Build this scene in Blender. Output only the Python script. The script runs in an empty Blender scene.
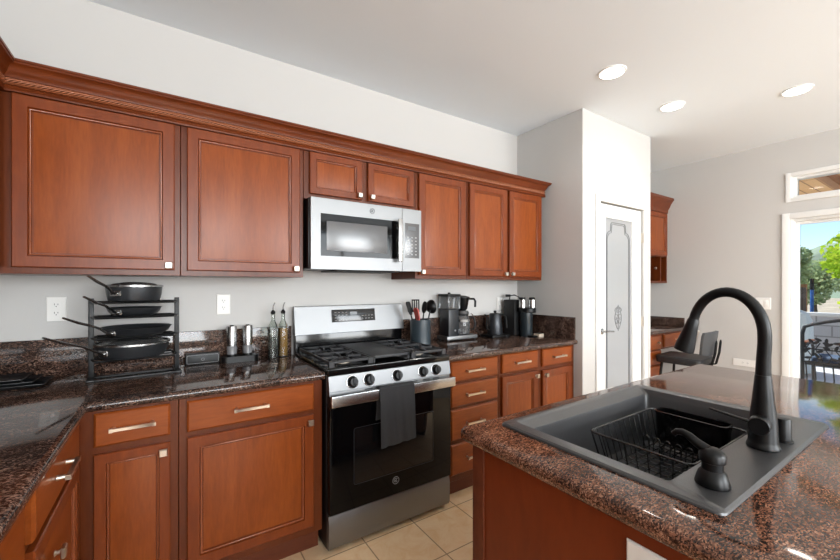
import bpy, bmesh, math, random
from math import sin, cos, pi, radians, atan2, sqrt
from mathutils import Vector, Matrix, Euler
from mathutils.geometry import tessellate_polygon

S = bpy.context.scene
COL = S.collection
random.seed(7)

# ------------------------------------------------------------------ camera, sky, sun, rear fill lights, exposure
cd = bpy.data.cameras.new('camera'); cam = bpy.data.objects.new('camera', cd); COL.objects.link(cam)
cam.location = (0, 0, 1.35)
cam.rotation_euler = (radians(90), 0, radians(-33.57))
cd.sensor_width = 36; cd.sensor_fit = 'HORIZONTAL'
cd.lens = 36 * 379.7 / 840
cd.shift_y = 6.2 / 840
cd.clip_start = 0.02; cd.clip_end = 600
S.camera = cam

W = bpy.data.worlds.new('sky'); S.world = W; W.use_nodes = True
wn = W.node_tree.nodes; wl = W.node_tree.links
bg = wn['Background']
sky = wn.new('ShaderNodeTexSky'); sky.sky_type = 'NISHITA'
sky.sun_disc = False; sky.sun_elevation = radians(52); sky.sun_rotation = radians(351)
sky.air_density = 1.0; sky.dust_density = 0.0; sky.ozone_density = 4.0
wl.new(sky.outputs[0], bg.inputs[0]); bg.inputs[1].default_value = 0.16

def light(name, kind, loc, rot, power, color=(1, 1, 1), **kw):
    l = bpy.data.lights.new(name, kind); l.energy = power; l.color = color
    for k, v in kw.items(): setattr(l, k, v)
    o = bpy.data.objects.new(name, l); COL.objects.link(o); o.location = loc; o.rotation_euler = rot
    return o

sun = light('sun', 'SUN', (0, 0, 20), (radians(44), 0, radians(171)), 5.5, (1, .98, .94), angle=radians(0.6))
# fill lights added inside the unseen rear windows, tilted up to brighten the ceiling
light('window_daylight', 'AREA', (3.3, -3.9, 1.75), (radians(112), 0, 0), 160, (.95, .975, 1), shape='RECTANGLE', size=2.6, size_y=1.7)
light('window_daylight', 'AREA', (0.2, -3.9, 1.75), (radians(112), 0, 0), 122, (.95, .975, 1), shape='RECTANGLE', size=2.0, size_y=1.7)

S.view_settings.view_transform = 'Standard'; S.view_settings.look = 'None'
S.view_settings.exposure = 0.5; S.view_settings.gamma = 1.0; S.view_settings.use_curve_mapping = False

# ------------------------------------------------------------------ helpers: materials
def lin(c):
    return tuple(((x / 255) / 12.92 if x / 255 <= .04045 else ((x / 255 + .055) / 1.055) ** 2.4) for x in c)

def rgba(c): return (*lin(c), 1)

def mat(name, color=(128, 128, 128), rough=.5, metal=0, spec=.5, coat=0, bump=0, bscale=200, emit=None, estr=0, var=0, vscale=8, ior=None):
    m = bpy.data.materials.new(name); m.use_nodes = True
    n = m.node_tree.nodes; l = m.node_tree.links; b = n['Principled BSDF']
    b.inputs['Base Color'].default_value = rgba(color)
    b.inputs['Roughness'].default_value = rough; b.inputs['Metallic'].default_value = metal
    b.inputs['Specular IOR Level'].default_value = spec
    b.inputs['Coat Weight'].default_value = coat; b.inputs['Coat Roughness'].default_value = .08
    if emit:
        b.inputs['Emission Color'].default_value = rgba(emit); b.inputs['Emission Strength'].default_value = estr
    tc = n.new('ShaderNodeTexCoord')
    if var:
        no = n.new('ShaderNodeTexNoise'); no.inputs['Scale'].default_value = vscale; no.inputs['Detail'].default_value = 4
        l.new(tc.outputs['Object'], no.inputs['Vector'])
        r = n.new('ShaderNodeValToRGB')
        a = [max(0, c * (1 - var)) for c in color]; d = [min(255, c * (1 + var)) for c in color]
        r.color_ramp.elements[0].color = rgba(a); r.color_ramp.elements[1].color = rgba(d)
        r.color_ramp.elements[0].position = .3; r.color_ramp.elements[1].position = .7
        l.new(no.outputs['Fac'], r.inputs['Fac']); l.new(r.outputs['Color'], b.inputs['Base Color'])
    if bump:
        no2 = n.new('ShaderNodeTexNoise'); no2.inputs['Scale'].default_value = bscale; no2.inputs['Detail'].default_value = 3
        l.new(tc.outputs['Object'], no2.inputs['Vector'])
        bp = n.new('ShaderNodeBump'); bp.inputs['Strength'].default_value = bump; bp.inputs['Distance'].default_value = .002
        l.new(no2.outputs['Fac'], bp.inputs['Height']); l.new(bp.outputs['Normal'], b.inputs['Normal'])
    return m

def wood(name, c0, c1, c2, stretch, rough=.3, spec=.33, scale=1.0):
    m = bpy.data.materials.new(name); m.use_nodes = True
    n = m.node_tree.nodes; l = m.node_tree.links; b = n['Principled BSDF']
    tc = n.new('ShaderNodeTexCoord'); mp = n.new('ShaderNodeMapping')
    mp.inputs['Scale'].default_value = [x * scale for x in stretch]
    l.new(tc.outputs['Object'], mp.inputs['Vector'])
    a = n.new('ShaderNodeTexNoise'); a.inputs['Scale'].default_value = 5; a.inputs['Detail'].default_value = 6
    a.inputs['Roughness'].default_value = .65; a.inputs['Distortion'].default_value = .4
    l.new(mp.outputs[0], a.inputs['Vector'])
    f = n.new('ShaderNodeTexNoise'); f.inputs['Scale'].default_value = 26; f.inputs['Detail'].default_value = 3
    l.new(mp.outputs[0], f.inputs['Vector'])
    mx = n.new('ShaderNodeMix'); mx.data_type = 'FLOAT'; mx.inputs[0].default_value = .3
    l.new(a.outputs['Fac'], mx.inputs[2]); l.new(f.outputs['Fac'], mx.inputs[3])
    r = n.new('ShaderNodeValToRGB'); e = r.color_ramp.elements
    e[0].position = .32; e[0].color = rgba(c0); e[1].position = .7; e[1].color = rgba(c2)
    k = e.new(.5); k.color = rgba(c1)
    l.new(mx.outputs[0], r.inputs['Fac']); l.new(r.outputs['Color'], b.inputs['Base Color'])
    b.inputs['Roughness'].default_value = rough; b.inputs['Specular IOR Level'].default_value = spec
    bp = n.new('ShaderNodeBump'); bp.inputs['Strength'].default_value = .05; bp.inputs['Distance'].default_value = .001
    l.new(f.outputs['Fac'], bp.inputs['Height']); l.new(bp.outputs['Normal'], b.inputs['Normal'])
    return m

def granite(name, stops, scale=260, rough=.07):
    m = bpy.data.materials.new(name); m.use_nodes = True
    n = m.node_tree.nodes; l = m.node_tree.links; b = n['Principled BSDF']
    tc = n.new('ShaderNodeTexCoord'); mp = n.new('ShaderNodeMapping')
    mp.inputs['Scale'].default_value = (.55, 1.0, 1.0); mp.inputs['Rotation'].default_value = (0, 0, .3)
    l.new(tc.outputs['Object'], mp.inputs['Vector'])
    wob = n.new('ShaderNodeTexNoise'); wob.inputs['Scale'].default_value = 60; wob.inputs['Detail'].default_value = 2
    l.new(mp.outputs[0], wob.inputs['Vector'])
    ad = n.new('ShaderNodeMix'); ad.data_type = 'RGBA'; ad.blend_type = 'ADD'; ad.inputs[0].default_value = .012
    l.new(mp.outputs[0], ad.inputs[6]); l.new(wob.outputs['Color'], ad.inputs[7])
    v = n.new('ShaderNodeTexVoronoi'); v.inputs['Scale'].default_value = scale; v.inputs['Randomness'].default_value = 1
    l.new(ad.outputs[2], v.inputs['Vector'])
    sp = n.new('ShaderNodeSeparateColor'); l.new(v.outputs['Color'], sp.inputs[0])
    big = n.new('ShaderNodeTexNoise'); big.inputs['Scale'].default_value = 14; big.inputs['Detail'].default_value = 5
    l.new(mp.outputs[0], big.inputs['Vector'])
    mx = n.new('ShaderNodeMix'); mx.data_type = 'FLOAT'; mx.inputs[0].default_value = .48
    l.new(sp.outputs[0], mx.inputs[2]); l.new(big.outputs['Fac'], mx.inputs[3])
    r = n.new('ShaderNodeValToRGB'); e = r.color_ramp.elements; r.color_ramp.interpolation = 'LINEAR'
    e[0].position = stops[0][0]; e[0].color = rgba(stops[0][1]); e[1].position = stops[-1][0]; e[1].color = rgba(stops[-1][1])
    for p, c in stops[1:-1]:
        k = e.new(p); k.color = rgba(c)
    l.new(mx.outputs[0], r.inputs['Fac']); l.new(r.outputs['Color'], b.inputs['Base Color'])
    b.inputs['Roughness'].default_value = rough; b.inputs['Specular IOR Level'].default_value = .5
    return m

def tile_mat(name):
    m = bpy.data.materials.new(name); m.use_nodes = True
    n = m.node_tree.nodes; l = m.node_tree.links; b = n['Principled BSDF']
    tc = n.new('ShaderNodeTexCoord'); mp = n.new('ShaderNodeMapping')
    mp.inputs['Location'].default_value = (-.866, -1.52, 0)
    l.new(tc.outputs['Object'], mp.inputs['Vector'])
    br = n.new('ShaderNodeTexBrick'); br.offset = 0; br.squash = 1
    br.inputs['Scale'].default_value = 1; br.inputs['Brick Width'].default_value = .3045; br.inputs['Row Height'].default_value = .3045
    br.inputs['Mortar Size'].default_value = .0035; br.inputs['Mortar Smooth'].default_value = .3
    br.inputs['Color1'].default_value = rgba((240, 204, 156)); br.inputs['Color2'].default_value = rgba((246, 214, 170))
    br.inputs['Mortar'].default_value = rgba((140, 108, 80))
    l.new(mp.outputs[0], br.inputs['Vector'])
    no = n.new('ShaderNodeTexNoise'); no.inputs['Scale'].default_value = 9; no.inputs['Detail'].default_value = 7; no.inputs['Roughness'].default_value = .7
    no.inputs['Distortion'].default_value = .8
    l.new(mp.outputs[0], no.inputs['Vector'])
    r = n.new('ShaderNodeValToRGB'); r.color_ramp.elements[0].position = .35; r.color_ramp.elements[1].position = .68
    r.color_ramp.elements[0].color = rgba((222, 176, 124)); r.color_ramp.elements[1].color = rgba((246, 226, 196))
    l.new(no.outputs['Fac'], r.inputs['Fac'])
    mx = n.new('ShaderNodeMix'); mx.data_type = 'RGBA'; mx.blend_type = 'MIX'; mx.inputs[0].default_value = .5
    l.new(br.outputs['Color'], mx.inputs[6]); l.new(r.outputs['Color'], mx.inputs[7])
    m2 = n.new('ShaderNodeMix'); m2.data_type = 'RGBA'
    l.new(br.outputs['Fac'], m2.inputs[0]); l.new(mx.outputs[2], m2.inputs[6]); m2.inputs[7].default_value = rgba((162, 128, 98))
    l.new(m2.outputs[2], b.inputs['Base Color'])
    b.inputs['Roughness'].default_value = .42
    bp = n.new('ShaderNodeBump'); bp.inputs['Strength'].default_value = .4; bp.inputs['Distance'].default_value = .002; bp.invert = True
    l.new(br.outputs['Fac'], bp.inputs['Height']); l.new(bp.outputs['Normal'], b.inputs['Normal'])
    return m

def pane_mat(name, tint=(250, 252, 252), rough=0.0, body=None, bodyfac=0.0):
    """thin sheet of glass: see-through, with a fresnel reflection"""
    m = bpy.data.materials.new(name); m.use_nodes = True
    n = m.node_tree.nodes; l = m.node_tree.links; n.clear()
    out = n.new('ShaderNodeOutputMaterial'); tr = n.new('ShaderNodeBsdfTransparent'); tr.inputs[0].default_value = rgba(tint)
    gl = n.new('ShaderNodeBsdfGlossy'); gl.inputs['Roughness'].default_value = rough
    fr = n.new('ShaderNodeFresnel'); fr.inputs['IOR'].default_value = 1.45
    base = tr
    if body:
        df = n.new('ShaderNodeBsdfDiffuse'); df.inputs[0].default_value = rgba(body)
        m0 = n.new('ShaderNodeMixShader'); m0.inputs[0].default_value = bodyfac
        l.new(tr.outputs[0], m0.inputs[1]); l.new(df.outputs[0], m0.inputs[2]); base = m0
    mx = n.new('ShaderNodeMixShader'); l.new(fr.outputs[0], mx.inputs[0])
    l.new(base.outputs[0], mx.inputs[1]); l.new(gl.outputs[0], mx.inputs[2]); l.new(mx.outputs[0], out.inputs[0])
    return m

def block_mat(name, c1, c2, cm, w, h, axis_rot=(pi / 2, 0, 0), mortar=.01, offset=.5):
    m = bpy.data.materials.new(name); m.use_nodes = True
    n = m.node_tree.nodes; l = m.node_tree.links; b = n['Principled BSDF']
    tc = n.new('ShaderNodeTexCoord'); mp = n.new('ShaderNodeMapping'); mp.vector_type = 'TEXTURE'; mp.inputs['Rotation'].default_value = axis_rot
    l.new(tc.outputs['Object'], mp.inputs['Vector'])
    br = n.new('ShaderNodeTexBrick'); br.offset = offset
    br.inputs['Scale'].default_value = 1; br.inputs['Brick Width'].default_value = w; br.inputs['Row Height'].default_value = h
    br.inputs['Mortar Size'].default_value = mortar
    br.inputs['Color1'].default_value = rgba(c1); br.inputs['Color2'].default_value = rgba(c2); br.inputs['Mortar'].default_value = rgba(cm)
    l.new(mp.outputs[0], br.inputs['Vector']); l.new(br.outputs['Color'], b.inputs['Base Color'])
    b.inputs['Roughness'].default_value = .9
    return m

M = {}
M['wall'] = mat('wall_paint', (203, 201, 198), .8, bump=.08, bscale=120)
M['ceiling'] = mat('ceiling_paint', (236, 242, 247), .85, bump=.12, bscale=90)
M['white'] = mat('white_trim_paint', (240, 240, 238), .4)
M['plate'] = mat('white_plastic', (236, 234, 230), .35)
M['slot'] = mat('dark_slot', (25, 24, 24), .6)
M['tile'] = tile_mat('beige_floor_tile')
CU = ((120, 55, 17), (135, 65, 22), (150, 77, 29))
M['wood_v'] = wood('cherry_wood_stile', (106, 46, 14), (118, 53, 18), (131, 62, 23), (5, 5, .7))
M['wood_p'] = wood('cherry_wood_panel', *CU, (5, 5, .7))
M['bead'] = wood('glazed_bead_wood', (126, 66, 38), (140, 76, 46), (154, 88, 56), (5, 5, .7), rough=.16, spec=.8)  # bead lighter than the stiles: its highlight is put into the colour
M['wood_f'] = wood('cherry_face_frame', (84, 36, 13), (95, 43, 16), (107, 50, 20), (5, 5, .7))  # darker than the doors: shade of the door gaps put into the colour
M['wood_h'] = wood('cherry_wood_level', *CU, (.7, 5, 5))
M['wood_y'] = wood('cherry_wood_sideways', *CU, (5, .7, 5))
M['wood_crown'] = wood('cherry_wood_moulding', (88, 38, 15), (102, 46, 18), (116, 54, 23), (.7, 5, 5), rough=.3)
M['wood_panel'] = wood('cherry_end_panel', (104, 42, 14), (114, 47, 17), (122, 52, 20), (2, 2, .6), rough=.4)
M['wood_dark'] = wood('cherry_shadow_plinth', (84, 38, 20), (96, 46, 25), (108, 54, 30), (.7, 5, 5), rough=.5)  # darker wood of the toe kicks and the island corner post
M['granite'] = granite('brown_granite', [(.25, (20, 16, 15)), (.4, (40, 30, 26)), (.52, (62, 45, 38)), (.62, (82, 60, 50)), (.71, (112, 86, 74)), (.79, (152, 124, 108))], scale=360)
M['nickel'] = mat('brushed_nickel', (205, 196, 184), .28, 1)
M['steel'] = mat('stainless_steel', (136, 137, 138), .44, 1, bump=.03, bscale=360)
M['steel_l'] = mat('bright_stainless_steel', (180, 180, 180), .24, 1)
M['black_gloss'] = mat('black_gloss_enamel', (10, 10, 11), .12)
M['black_glass'] = mat('black_oven_glass', (6, 6, 7), .05, spec=.18)
M['window_glass'] = mat('smoky_window_glass', (16, 16, 17), .05, spec=.35)
M['mw_glass'] = mat('mirror_dark_glass', (84, 84, 86), .22, spec=.9, metal=.0)
M['black_sat'] = mat('black_satin', (12, 12, 13), .38, spec=.3)
M['black_matte'] = mat('black_matte', (20, 20, 21), .6)
M['iron'] = mat('cast_iron', (44, 44, 46), .4, bump=.2, bscale=400)
M['faucet'] = mat('matte_black_faucet', (9, 9, 10), .34, spec=.3)
M['sink'] = mat('black_composite_sink', (56, 56, 57), .34, spec=.9, bump=.12, bscale=900, var=.25, vscale=700)
M['pan'] = mat('dark_hard_anodised_pan', (56, 58, 61), .36, metal=.5)
M['screen'] = mat('dim_display', (60, 62, 64), .2, emit=(150, 155, 160), estr=.25)
M['mark'] = mat('pale_printed_mark', (150, 150, 150), .5)
M['towel'] = mat('charcoal_towel_cloth', (46, 46, 48), .95, bump=.6, bscale=500)
M['clear'] = pane_mat('clear_glass')
M['clear_grey'] = pane_mat('smoky_clear_plastic', (206, 208, 210), .05, (150, 150, 150), .25)
M['bottle'] = pane_mat('bottle_glass', (232, 236, 232), .02, (150, 156, 150), .10)
M['wire'] = mat('coated_wire', (30, 30, 31), .25, spec=.8)
M['tray'] = mat('dark_bakeware', (34, 35, 37), .3)
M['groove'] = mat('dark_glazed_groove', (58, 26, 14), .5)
M['frost'] = pane_mat('frosted_door_glass', (190, 193, 196), .02, (182, 184, 186), .80)
M['etch'] = mat('etched_line', (112, 114, 116), .7)
M['lamp'] = mat('lamp_diffuser', (255, 250, 240), .5, emit=(255, 248, 236), estr=7)
M['amber'] = mat('amber_oil', (150, 104, 22), .1, spec=.6)
M['dark_oil'] = mat('dark_vinegar', (30, 22, 18), .1)
M['seat'] = mat('black_leatherette', (34, 35, 37), .5)
M['seat_back'] = mat('grey_moulded_shell', (72, 74, 77), .5)
M['red'] = mat('coral_silicone', (206, 96, 88), .5)
M['pod'] = mat('pale_card', (196, 180, 160), .6)
M['slate'] = mat('slate_blue_crock', (52, 62, 68), .3)
# outdoors
M['patio'] = mat('pale_concrete', (214, 213, 211), .9, var=.06, vscale=3)
M['block'] = block_mat('grey_block_wall', (158, 156, 156), (172, 168, 166), (126, 124, 122), .4, .2, (pi / 2, 0, pi / 2), .012)
M['plank'] = block_mat('warm_roof_boards', (240, 196, 140), (226, 174, 116), (160, 110, 70), 2.4, .14, (0, 0, 0), .008)
M['beam'] = wood('brown_roof_beam', (140, 92, 56), (160, 108, 68), (180, 126, 84), (.7, 5, 5), rough=.7)
M['fence'] = block_mat('weathered_fence_boards', (122, 106, 94), (100, 86, 78), (62, 52, 46), .14, 3.0, (pi / 2, 0, pi / 2), .006, 0)
def leaf_mat(name, c1, c2, c3):
    """thin leaves: part of the sunlight passes through them"""
    m = bpy.data.materials.new(name); m.use_nodes = True
    n = m.node_tree.nodes; l = m.node_tree.links; n.clear()
    out = n.new('ShaderNodeOutputMaterial'); df = n.new('ShaderNodeBsdfDiffuse'); tl = n.new('ShaderNodeBsdfTranslucent')
    tc = n.new('ShaderNodeTexCoord'); no = n.new('ShaderNodeTexNoise'); no.inputs['Scale'].default_value = 4; no.inputs['Detail'].default_value = 4
    r = n.new('ShaderNodeValToRGB'); e = r.color_ramp.elements
    e[0].position = .32; e[0].color = rgba(c1); e[1].position = .68; e[1].color = rgba(c3); k = e.new(.5); k.color = rgba(c2)
    mx = n.new('ShaderNodeMixShader'); mx.inputs[0].default_value = .45
    l.new(tc.outputs['Object'], no.inputs['Vector']); l.new(no.outputs['Fac'], r.inputs['Fac'])
    l.new(r.outputs['Color'], df.inputs[0]); l.new(r.outputs['Color'], tl.inputs[0])
    l.new(df.outputs[0], mx.inputs[1]); l.new(tl.outputs[0], mx.inputs[2]); l.new(mx.outputs[0], out.inputs[0])
    return m
M['leaf_y'] = leaf_mat('yellow_green_leaves', (130, 168, 48), (166, 196, 60), (206, 216, 78))
M['leaf_o'] = leaf_mat('olive_leaves', (140, 158, 116), (164, 180, 134), (184, 196, 150))
M['leaf_d'] = leaf_mat('dark_shrub_leaves', (58, 90, 42), (74, 108, 52), (96, 128, 64))
M['trunk'] = mat('bark', (96, 78, 62), .9, var=.2, vscale=12)
M['hill'] = mat('scrub_hills', (128, 140, 116), .95, var=.18, vscale=.15)
M['dirt'] = mat('dry_ground', (176, 160, 136), .95, var=.12, vscale=1.2)
M['blue'] = mat('blue_pole_paint', (24, 84, 150), .4)
M['net'] = mat('pale_cover_cloth', (206, 212, 210), .85)
M['wrought'] = mat('black_wrought_iron', (22, 22, 23), .5)
M['bluecush'] = mat('slate_blue_cushion', (74, 92, 116), .8)
M['ochre'] = mat('brown_wood_rail', (132, 82, 52), .6)

# ------------------------------------------------------------------ helpers: geometry
ORG = {}

class MB:
    def __init__(s): s.bm = bmesh.new()
    def merge(s, t, mtx=None):
        if mtx is not None: bmesh.ops.transform(t, matrix=mtx, verts=t.verts)
        mp = {}
        for v in t.verts: mp[v] = s.bm.verts.new(v.co)
        for f in t.faces:
            try: s.bm.faces.new([mp[v] for v in f.verts])
            except ValueError: pass
        t.free(); return s
    def box(s, x0, x1, y0, y1, z0, z1, bev=0, seg=2, mtx=None):
        t = bmesh.new(); bmesh.ops.create_cube(t, size=1)
        for v in t.verts:
            v.co = Vector((x0 + (v.co.x + .5) * (x1 - x0), y0 + (v.co.y + .5) * (y1 - y0), z0 + (v.co.z + .5) * (z1 - z0)))
        if bev: bmesh.ops.bevel(t, geom=list(t.edges), offset=bev, segments=seg, profile=.6, affect='EDGES', clamp_overlap=True)
        return s.merge(t, mtx)
    def rings(s, rs, cap0=True, cap1=True, closed=False):
        R = [[s.bm.verts.new(p) for p in r] for r in rs]; n = len(R[0])
        for a, b in zip(R, R[1:]):
            for i in range(n):
                try: s.bm.faces.new((a[i], a[(i + 1) % n], b[(i + 1) % n], b[i]))
                except ValueError: pass
        if closed:
            a, b = R[-1], R[0]
            for i in range(n): s.bm.faces.new((a[i], a[(i + 1) % n], b[(i + 1) % n], b[i]))
        else:
            if cap0 and n > 2: s.bm.faces.new(list(reversed(R[0])))
            if cap1 and n > 2: s.bm.faces.new(R[-1])
        return s
    def lathe(s, prof, c=(0, 0, 0), seg=24, axis='z', cap0=True, cap1=True, mtx=None, sq=None):
        rs = []
        for r, z in prof:
            ring = []
            for i in range(seg):
                a = 2 * pi * i / seg; x, y = r * cos(a), r * sin(a)
                if sq:
                    k = max(abs(cos(a)), abs(sin(a))); q = 1 / (k ** sq); x *= q; y *= q
                p = Vector((x, y, z))
                if axis == 'x': p = Vector((z, x, y))
                elif axis == 'y': p = Vector((x, -z, y))   # z grows towards -y
                p = p + Vector(c)
                if mtx is not None: p = mtx @ p
                ring.append(p)
            rs.append(ring)
        return s.rings(rs, cap0, cap1)
    def tube(s, pts, r, seg=10, closed=False, flat=None):
        pts = [Vector(p) for p in pts]; n = len(pts)
        rad = r if isinstance(r, (list, tuple)) else [r] * n
        rs = []; up = None
        for i, p in enumerate(pts):
            if closed: d = pts[(i + 1) % n] - pts[i - 1]
            else: d = pts[min(i + 1, n - 1)] - pts[max(i - 1, 0)]
            d.normalize()
            if up is None:
                up = Vector((0, 0, 1)) if abs(d.z) < .9 else Vector((1, 0, 0))
            side = d.cross(up)
            if side.length < 1e-5: side = d.cross(Vector((0, 1, 0)))
            side.normalize(); up = side.cross(d).normalized()
            k = flat if flat else 1
            rs.append([p + (side * cos(2 * pi * j / seg) + up * sin(2 * pi * j / seg) * k) * rad[i] for j in range(seg)])
        return s.rings(rs, True, True, closed)
    def cyl(s, p0, p1, r0, r1=None, seg=16):
        return s.tube([p0, p1], [r0, r1 if r1 is not None else r0], seg)
    def prism(s, poly, axis, a0, a1, mtx=None):
        def P(q, a):
            p = {'x': (a, q[0], q[1]), 'y': (q[0], a, q[1]), 'z': (q[0], q[1], a)}[axis]
            return mtx @ Vector(p) if mtx is not None else Vector(p)
        return s.rings([[P(q, a0) for q in poly], [P(q, a1) for q in poly]])
    def sphere(s, c, r, u=16, v=10, scale=(1, 1, 1)):
        t = bmesh.new(); bmesh.ops.create_uvsphere(t, u_segments=u, v_segments=v, radius=r)
        for q in t.verts: q.co = Vector((q.co.x * scale[0] + c[0], q.co.y * scale[1] + c[1], q.co.z * scale[2] + c[2]))
        return s.merge(t)
    def xf(s, mtx):
        bmesh.ops.transform(s.bm, matrix=mtx, verts=s.bm.verts); return s
    def build(s, name, m, parent=None, loc=None, angle=35, local=False):
        """world-space by default; the object's origin sits at its root's origin (or at loc)"""
        bmesh.ops.recalc_face_normals(s.bm, faces=s.bm.faces)
        if parent is not None: org = ORG[parent.name]
        else: org = Vector(loc) if loc is not None else Vector((0, 0, 0))
        if not local:
            for v in s.bm.verts: v.co -= org
        me = bpy.data.meshes.new(name); s.bm.to_mesh(me); s.bm.free()
        for p in me.polygons: p.use_smooth = True
        me.set_sharp_from_angle(angle=radians(angle))
        me.materials.append(m)
        o = bpy.data.objects.new(name, me); COL.objects.link(o)
        if parent is not None: o.parent = parent
        else: o.location = org
        ORG[o.name] = org
        return o

def thing(name, label, cat, loc=(0, 0, 0), group=None, rotz=0):
    o = bpy.data.objects.new(name, None); COL.objects.link(o); o.location = loc; o.rotation_euler = (0, 0, rotz)
    o.empty_display_size = .05
    o['label'] = label; o['category'] = cat
    if group: o['group'] = group
    ORG[o.name] = Vector(loc)
    return o

def tag(o, label, cat, group=None):
    o['label'] = label; o['category'] = cat
    if group: o['group'] = group
    return o

def struct(o):
    o['kind'] = 'structure'; return o

def arc(cx, cy, r, a0, a1, n):
    return [(cx + r * cos(a0 + (a1 - a0) * i / n), cy + r * sin(a0 + (a1 - a0) * i / n)) for i in range(n + 1)]

def rrect(x0, x1, y0, y1, r, n=5):
    p = []
    for cx, cy, a in ((x1 - r, y1 - r, 0), (x0 + r, y1 - r, pi / 2), (x0 + r, y0 + r, pi), (x1 - r, y0 + r, 1.5 * pi)):
        p += arc(cx, cy, r, a, a + pi / 2, n)
    return p

def offset_poly(poly, ds):
    """move every edge i of a ccw polygon inwards by ds[i]"""
    n = len(poly); L = []
    for i in range(n):
        a, b = Vector(poly[i]), Vector(poly[(i + 1) % n]); d = (b - a).normalized(); nn = Vector((-d.y, d.x))
        L.append((a + nn * ds[i], d))
    out = []
    for i in range(n):
        (p, d), (q, e) = L[i - 1], L[i]; c = d.x * e.y - d.y * e.x
        if abs(c) < 1e-6: out.append(q.copy()); continue
        t = ((q.x - p.x) * e.y - (q.y - p.y) * e.x) / c; out.append(p + d * t)
    return out

def slab(mb, poly, flags, z0, z1, rad, hole=None):
    """counter slab with rounded edges where flagged (poly ccw)"""
    rs = []
    for k in range(7):
        a = pi * k / 6 - pi / 2
        d = rad * (1 - cos(a)); z = z0 + rad + rad * sin(a) if k < 3 else z1 - rad + rad * sin(a)
        q = offset_poly(poly, [d if f else 0 for f in flags]); rs.append([Vector((p.x, p.y, z)) for p in q])
    if hole is None: return mb.rings(rs)
    mb.rings(rs, False, False)
    hz = [[Vector((x, y, z)) for x, y in hole] for z in (z0, z1)]
    mb.rings([[p.copy() for p in hz[0]], [p.copy() for p in hz[1]]], False, False)
    for ring, h in ((rs[0], hz[0]), (rs[-1], hz[1])):
        allp = [p.copy() for p in ring] + [p.copy() for p in h]
        vs = [mb.bm.verts.new(p) for p in allp]
        for tri in tessellate_polygon([[Vector((p.x, p.y, 0)) for p in ring], [Vector((p.x, p.y, 0)) for p in reversed(h)]]):
            nr = len(ring); nh = len(h)
            f = [vs[i] if i < nr else vs[nr + (nh - 1 - (i - nr))] for i in tri]
            try: mb.bm.faces.new(f)
            except ValueError: pass
    bmesh.ops.remove_doubles(mb.bm, verts=mb.bm.verts, dist=1e-5)
    return mb

def sweep(mb, path, prof):
    """profile (outward offset, z) along an open 2-d path; outward is to the right of travel"""
    rs = []; n = len(path)
    for i in range(n):
        a = Vector(path[max(i - 1, 0)]); p = Vector(path[i]); b = Vector(path[min(i + 1, n - 1)])
        d0 = (p - a).normalized() if i > 0 else (b - p).normalized()
        d1 = (b - p).normalized() if i < n - 1 else d0
        n0 = Vector((d0.y, -d0.x)); n1 = Vector((d1.y, -d1.x)); m = (n0 + n1)
        m = m / max(1e-6, m.dot(n0))
        rs.append([Vector((p.x + m.x * o, p.y + m.y * o, z)) for o, z in prof])
    return mb.rings(rs)

# fronts: a local frame (u across, v up, n outward) mapped to the world
def face_y(y): return lambda u, v, n: Vector((u, y - n, v))          # faces -y
def face_x(x): return lambda u, v, n: Vector((x + n, u, v))          # faces +x
def face_xm(x): return lambda u, v, n: Vector((x - n, u, v))         # faces -x

def front(mb, F, u0, u1, v0, v1, prof):
    rs = [[F(u0 + i, v0 + i, h), F(u1 - i, v0 + i, h), F(u1 - i, v1 - i, h), F(u0 + i, v1 - i, h)] for i, h in prof]
    return mb.rings(rs)

DOOR = [(0, 0), (0, .015), (.004, .019), (.046, .019), (.049, .0105), (.0565, .0105), (.058, .005), (.063, .005)]
DRAWER = [(0, 0), (0, .012), (.006, .017), (.010, .019)]

def door(F, u0, u1, v0, v1, parent, m='wood_v', prof=DOOR, name='door'):
    k = 1.0
    if min(u1 - u0, v1 - v0) < .26: k = .8
    o = front(MB(), F, u0, u1, v0, v1, [(i * k, h) for i, h in prof]).build(name, M[m], parent, angle=20)
    if prof is DOOR:
        i = .0625 * k
        rs = []
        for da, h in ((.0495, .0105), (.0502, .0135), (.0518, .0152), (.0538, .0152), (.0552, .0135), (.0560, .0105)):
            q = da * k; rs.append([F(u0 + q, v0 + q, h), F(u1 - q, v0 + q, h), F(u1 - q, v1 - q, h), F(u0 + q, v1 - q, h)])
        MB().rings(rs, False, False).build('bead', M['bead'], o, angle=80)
        front(MB(), F, u0 + i, u1 - i, v0 + i, v1 - i, [(0, .0052), (0, .0060), (.004, .0066)]).build('panel', M['wood_p'], o, angle=20)
    return o

def knob(F, u, v, parent):
    mb = MB(); b = .019
    mb.rings([[F(u + cos(a) * r, v + sin(a) * r, n) for a in [2 * pi * i / 12 for i in range(12)]] for r, n in ((.009, b), (.006, b + .004), (.006, b + .014))])
    s = .0145
    mb.rings([[F(u - s + i, v - s + i, n), F(u + s - i, v - s + i, n), F(u + s - i, v + s - i, n), F(u - s + i, v + s - i, n)] for i, n in ((.003, b + .013), (0, b + .016), (0, b + .022), (.003, b + .026))])
    return mb.build('knob', M['nickel'], parent)

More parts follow.
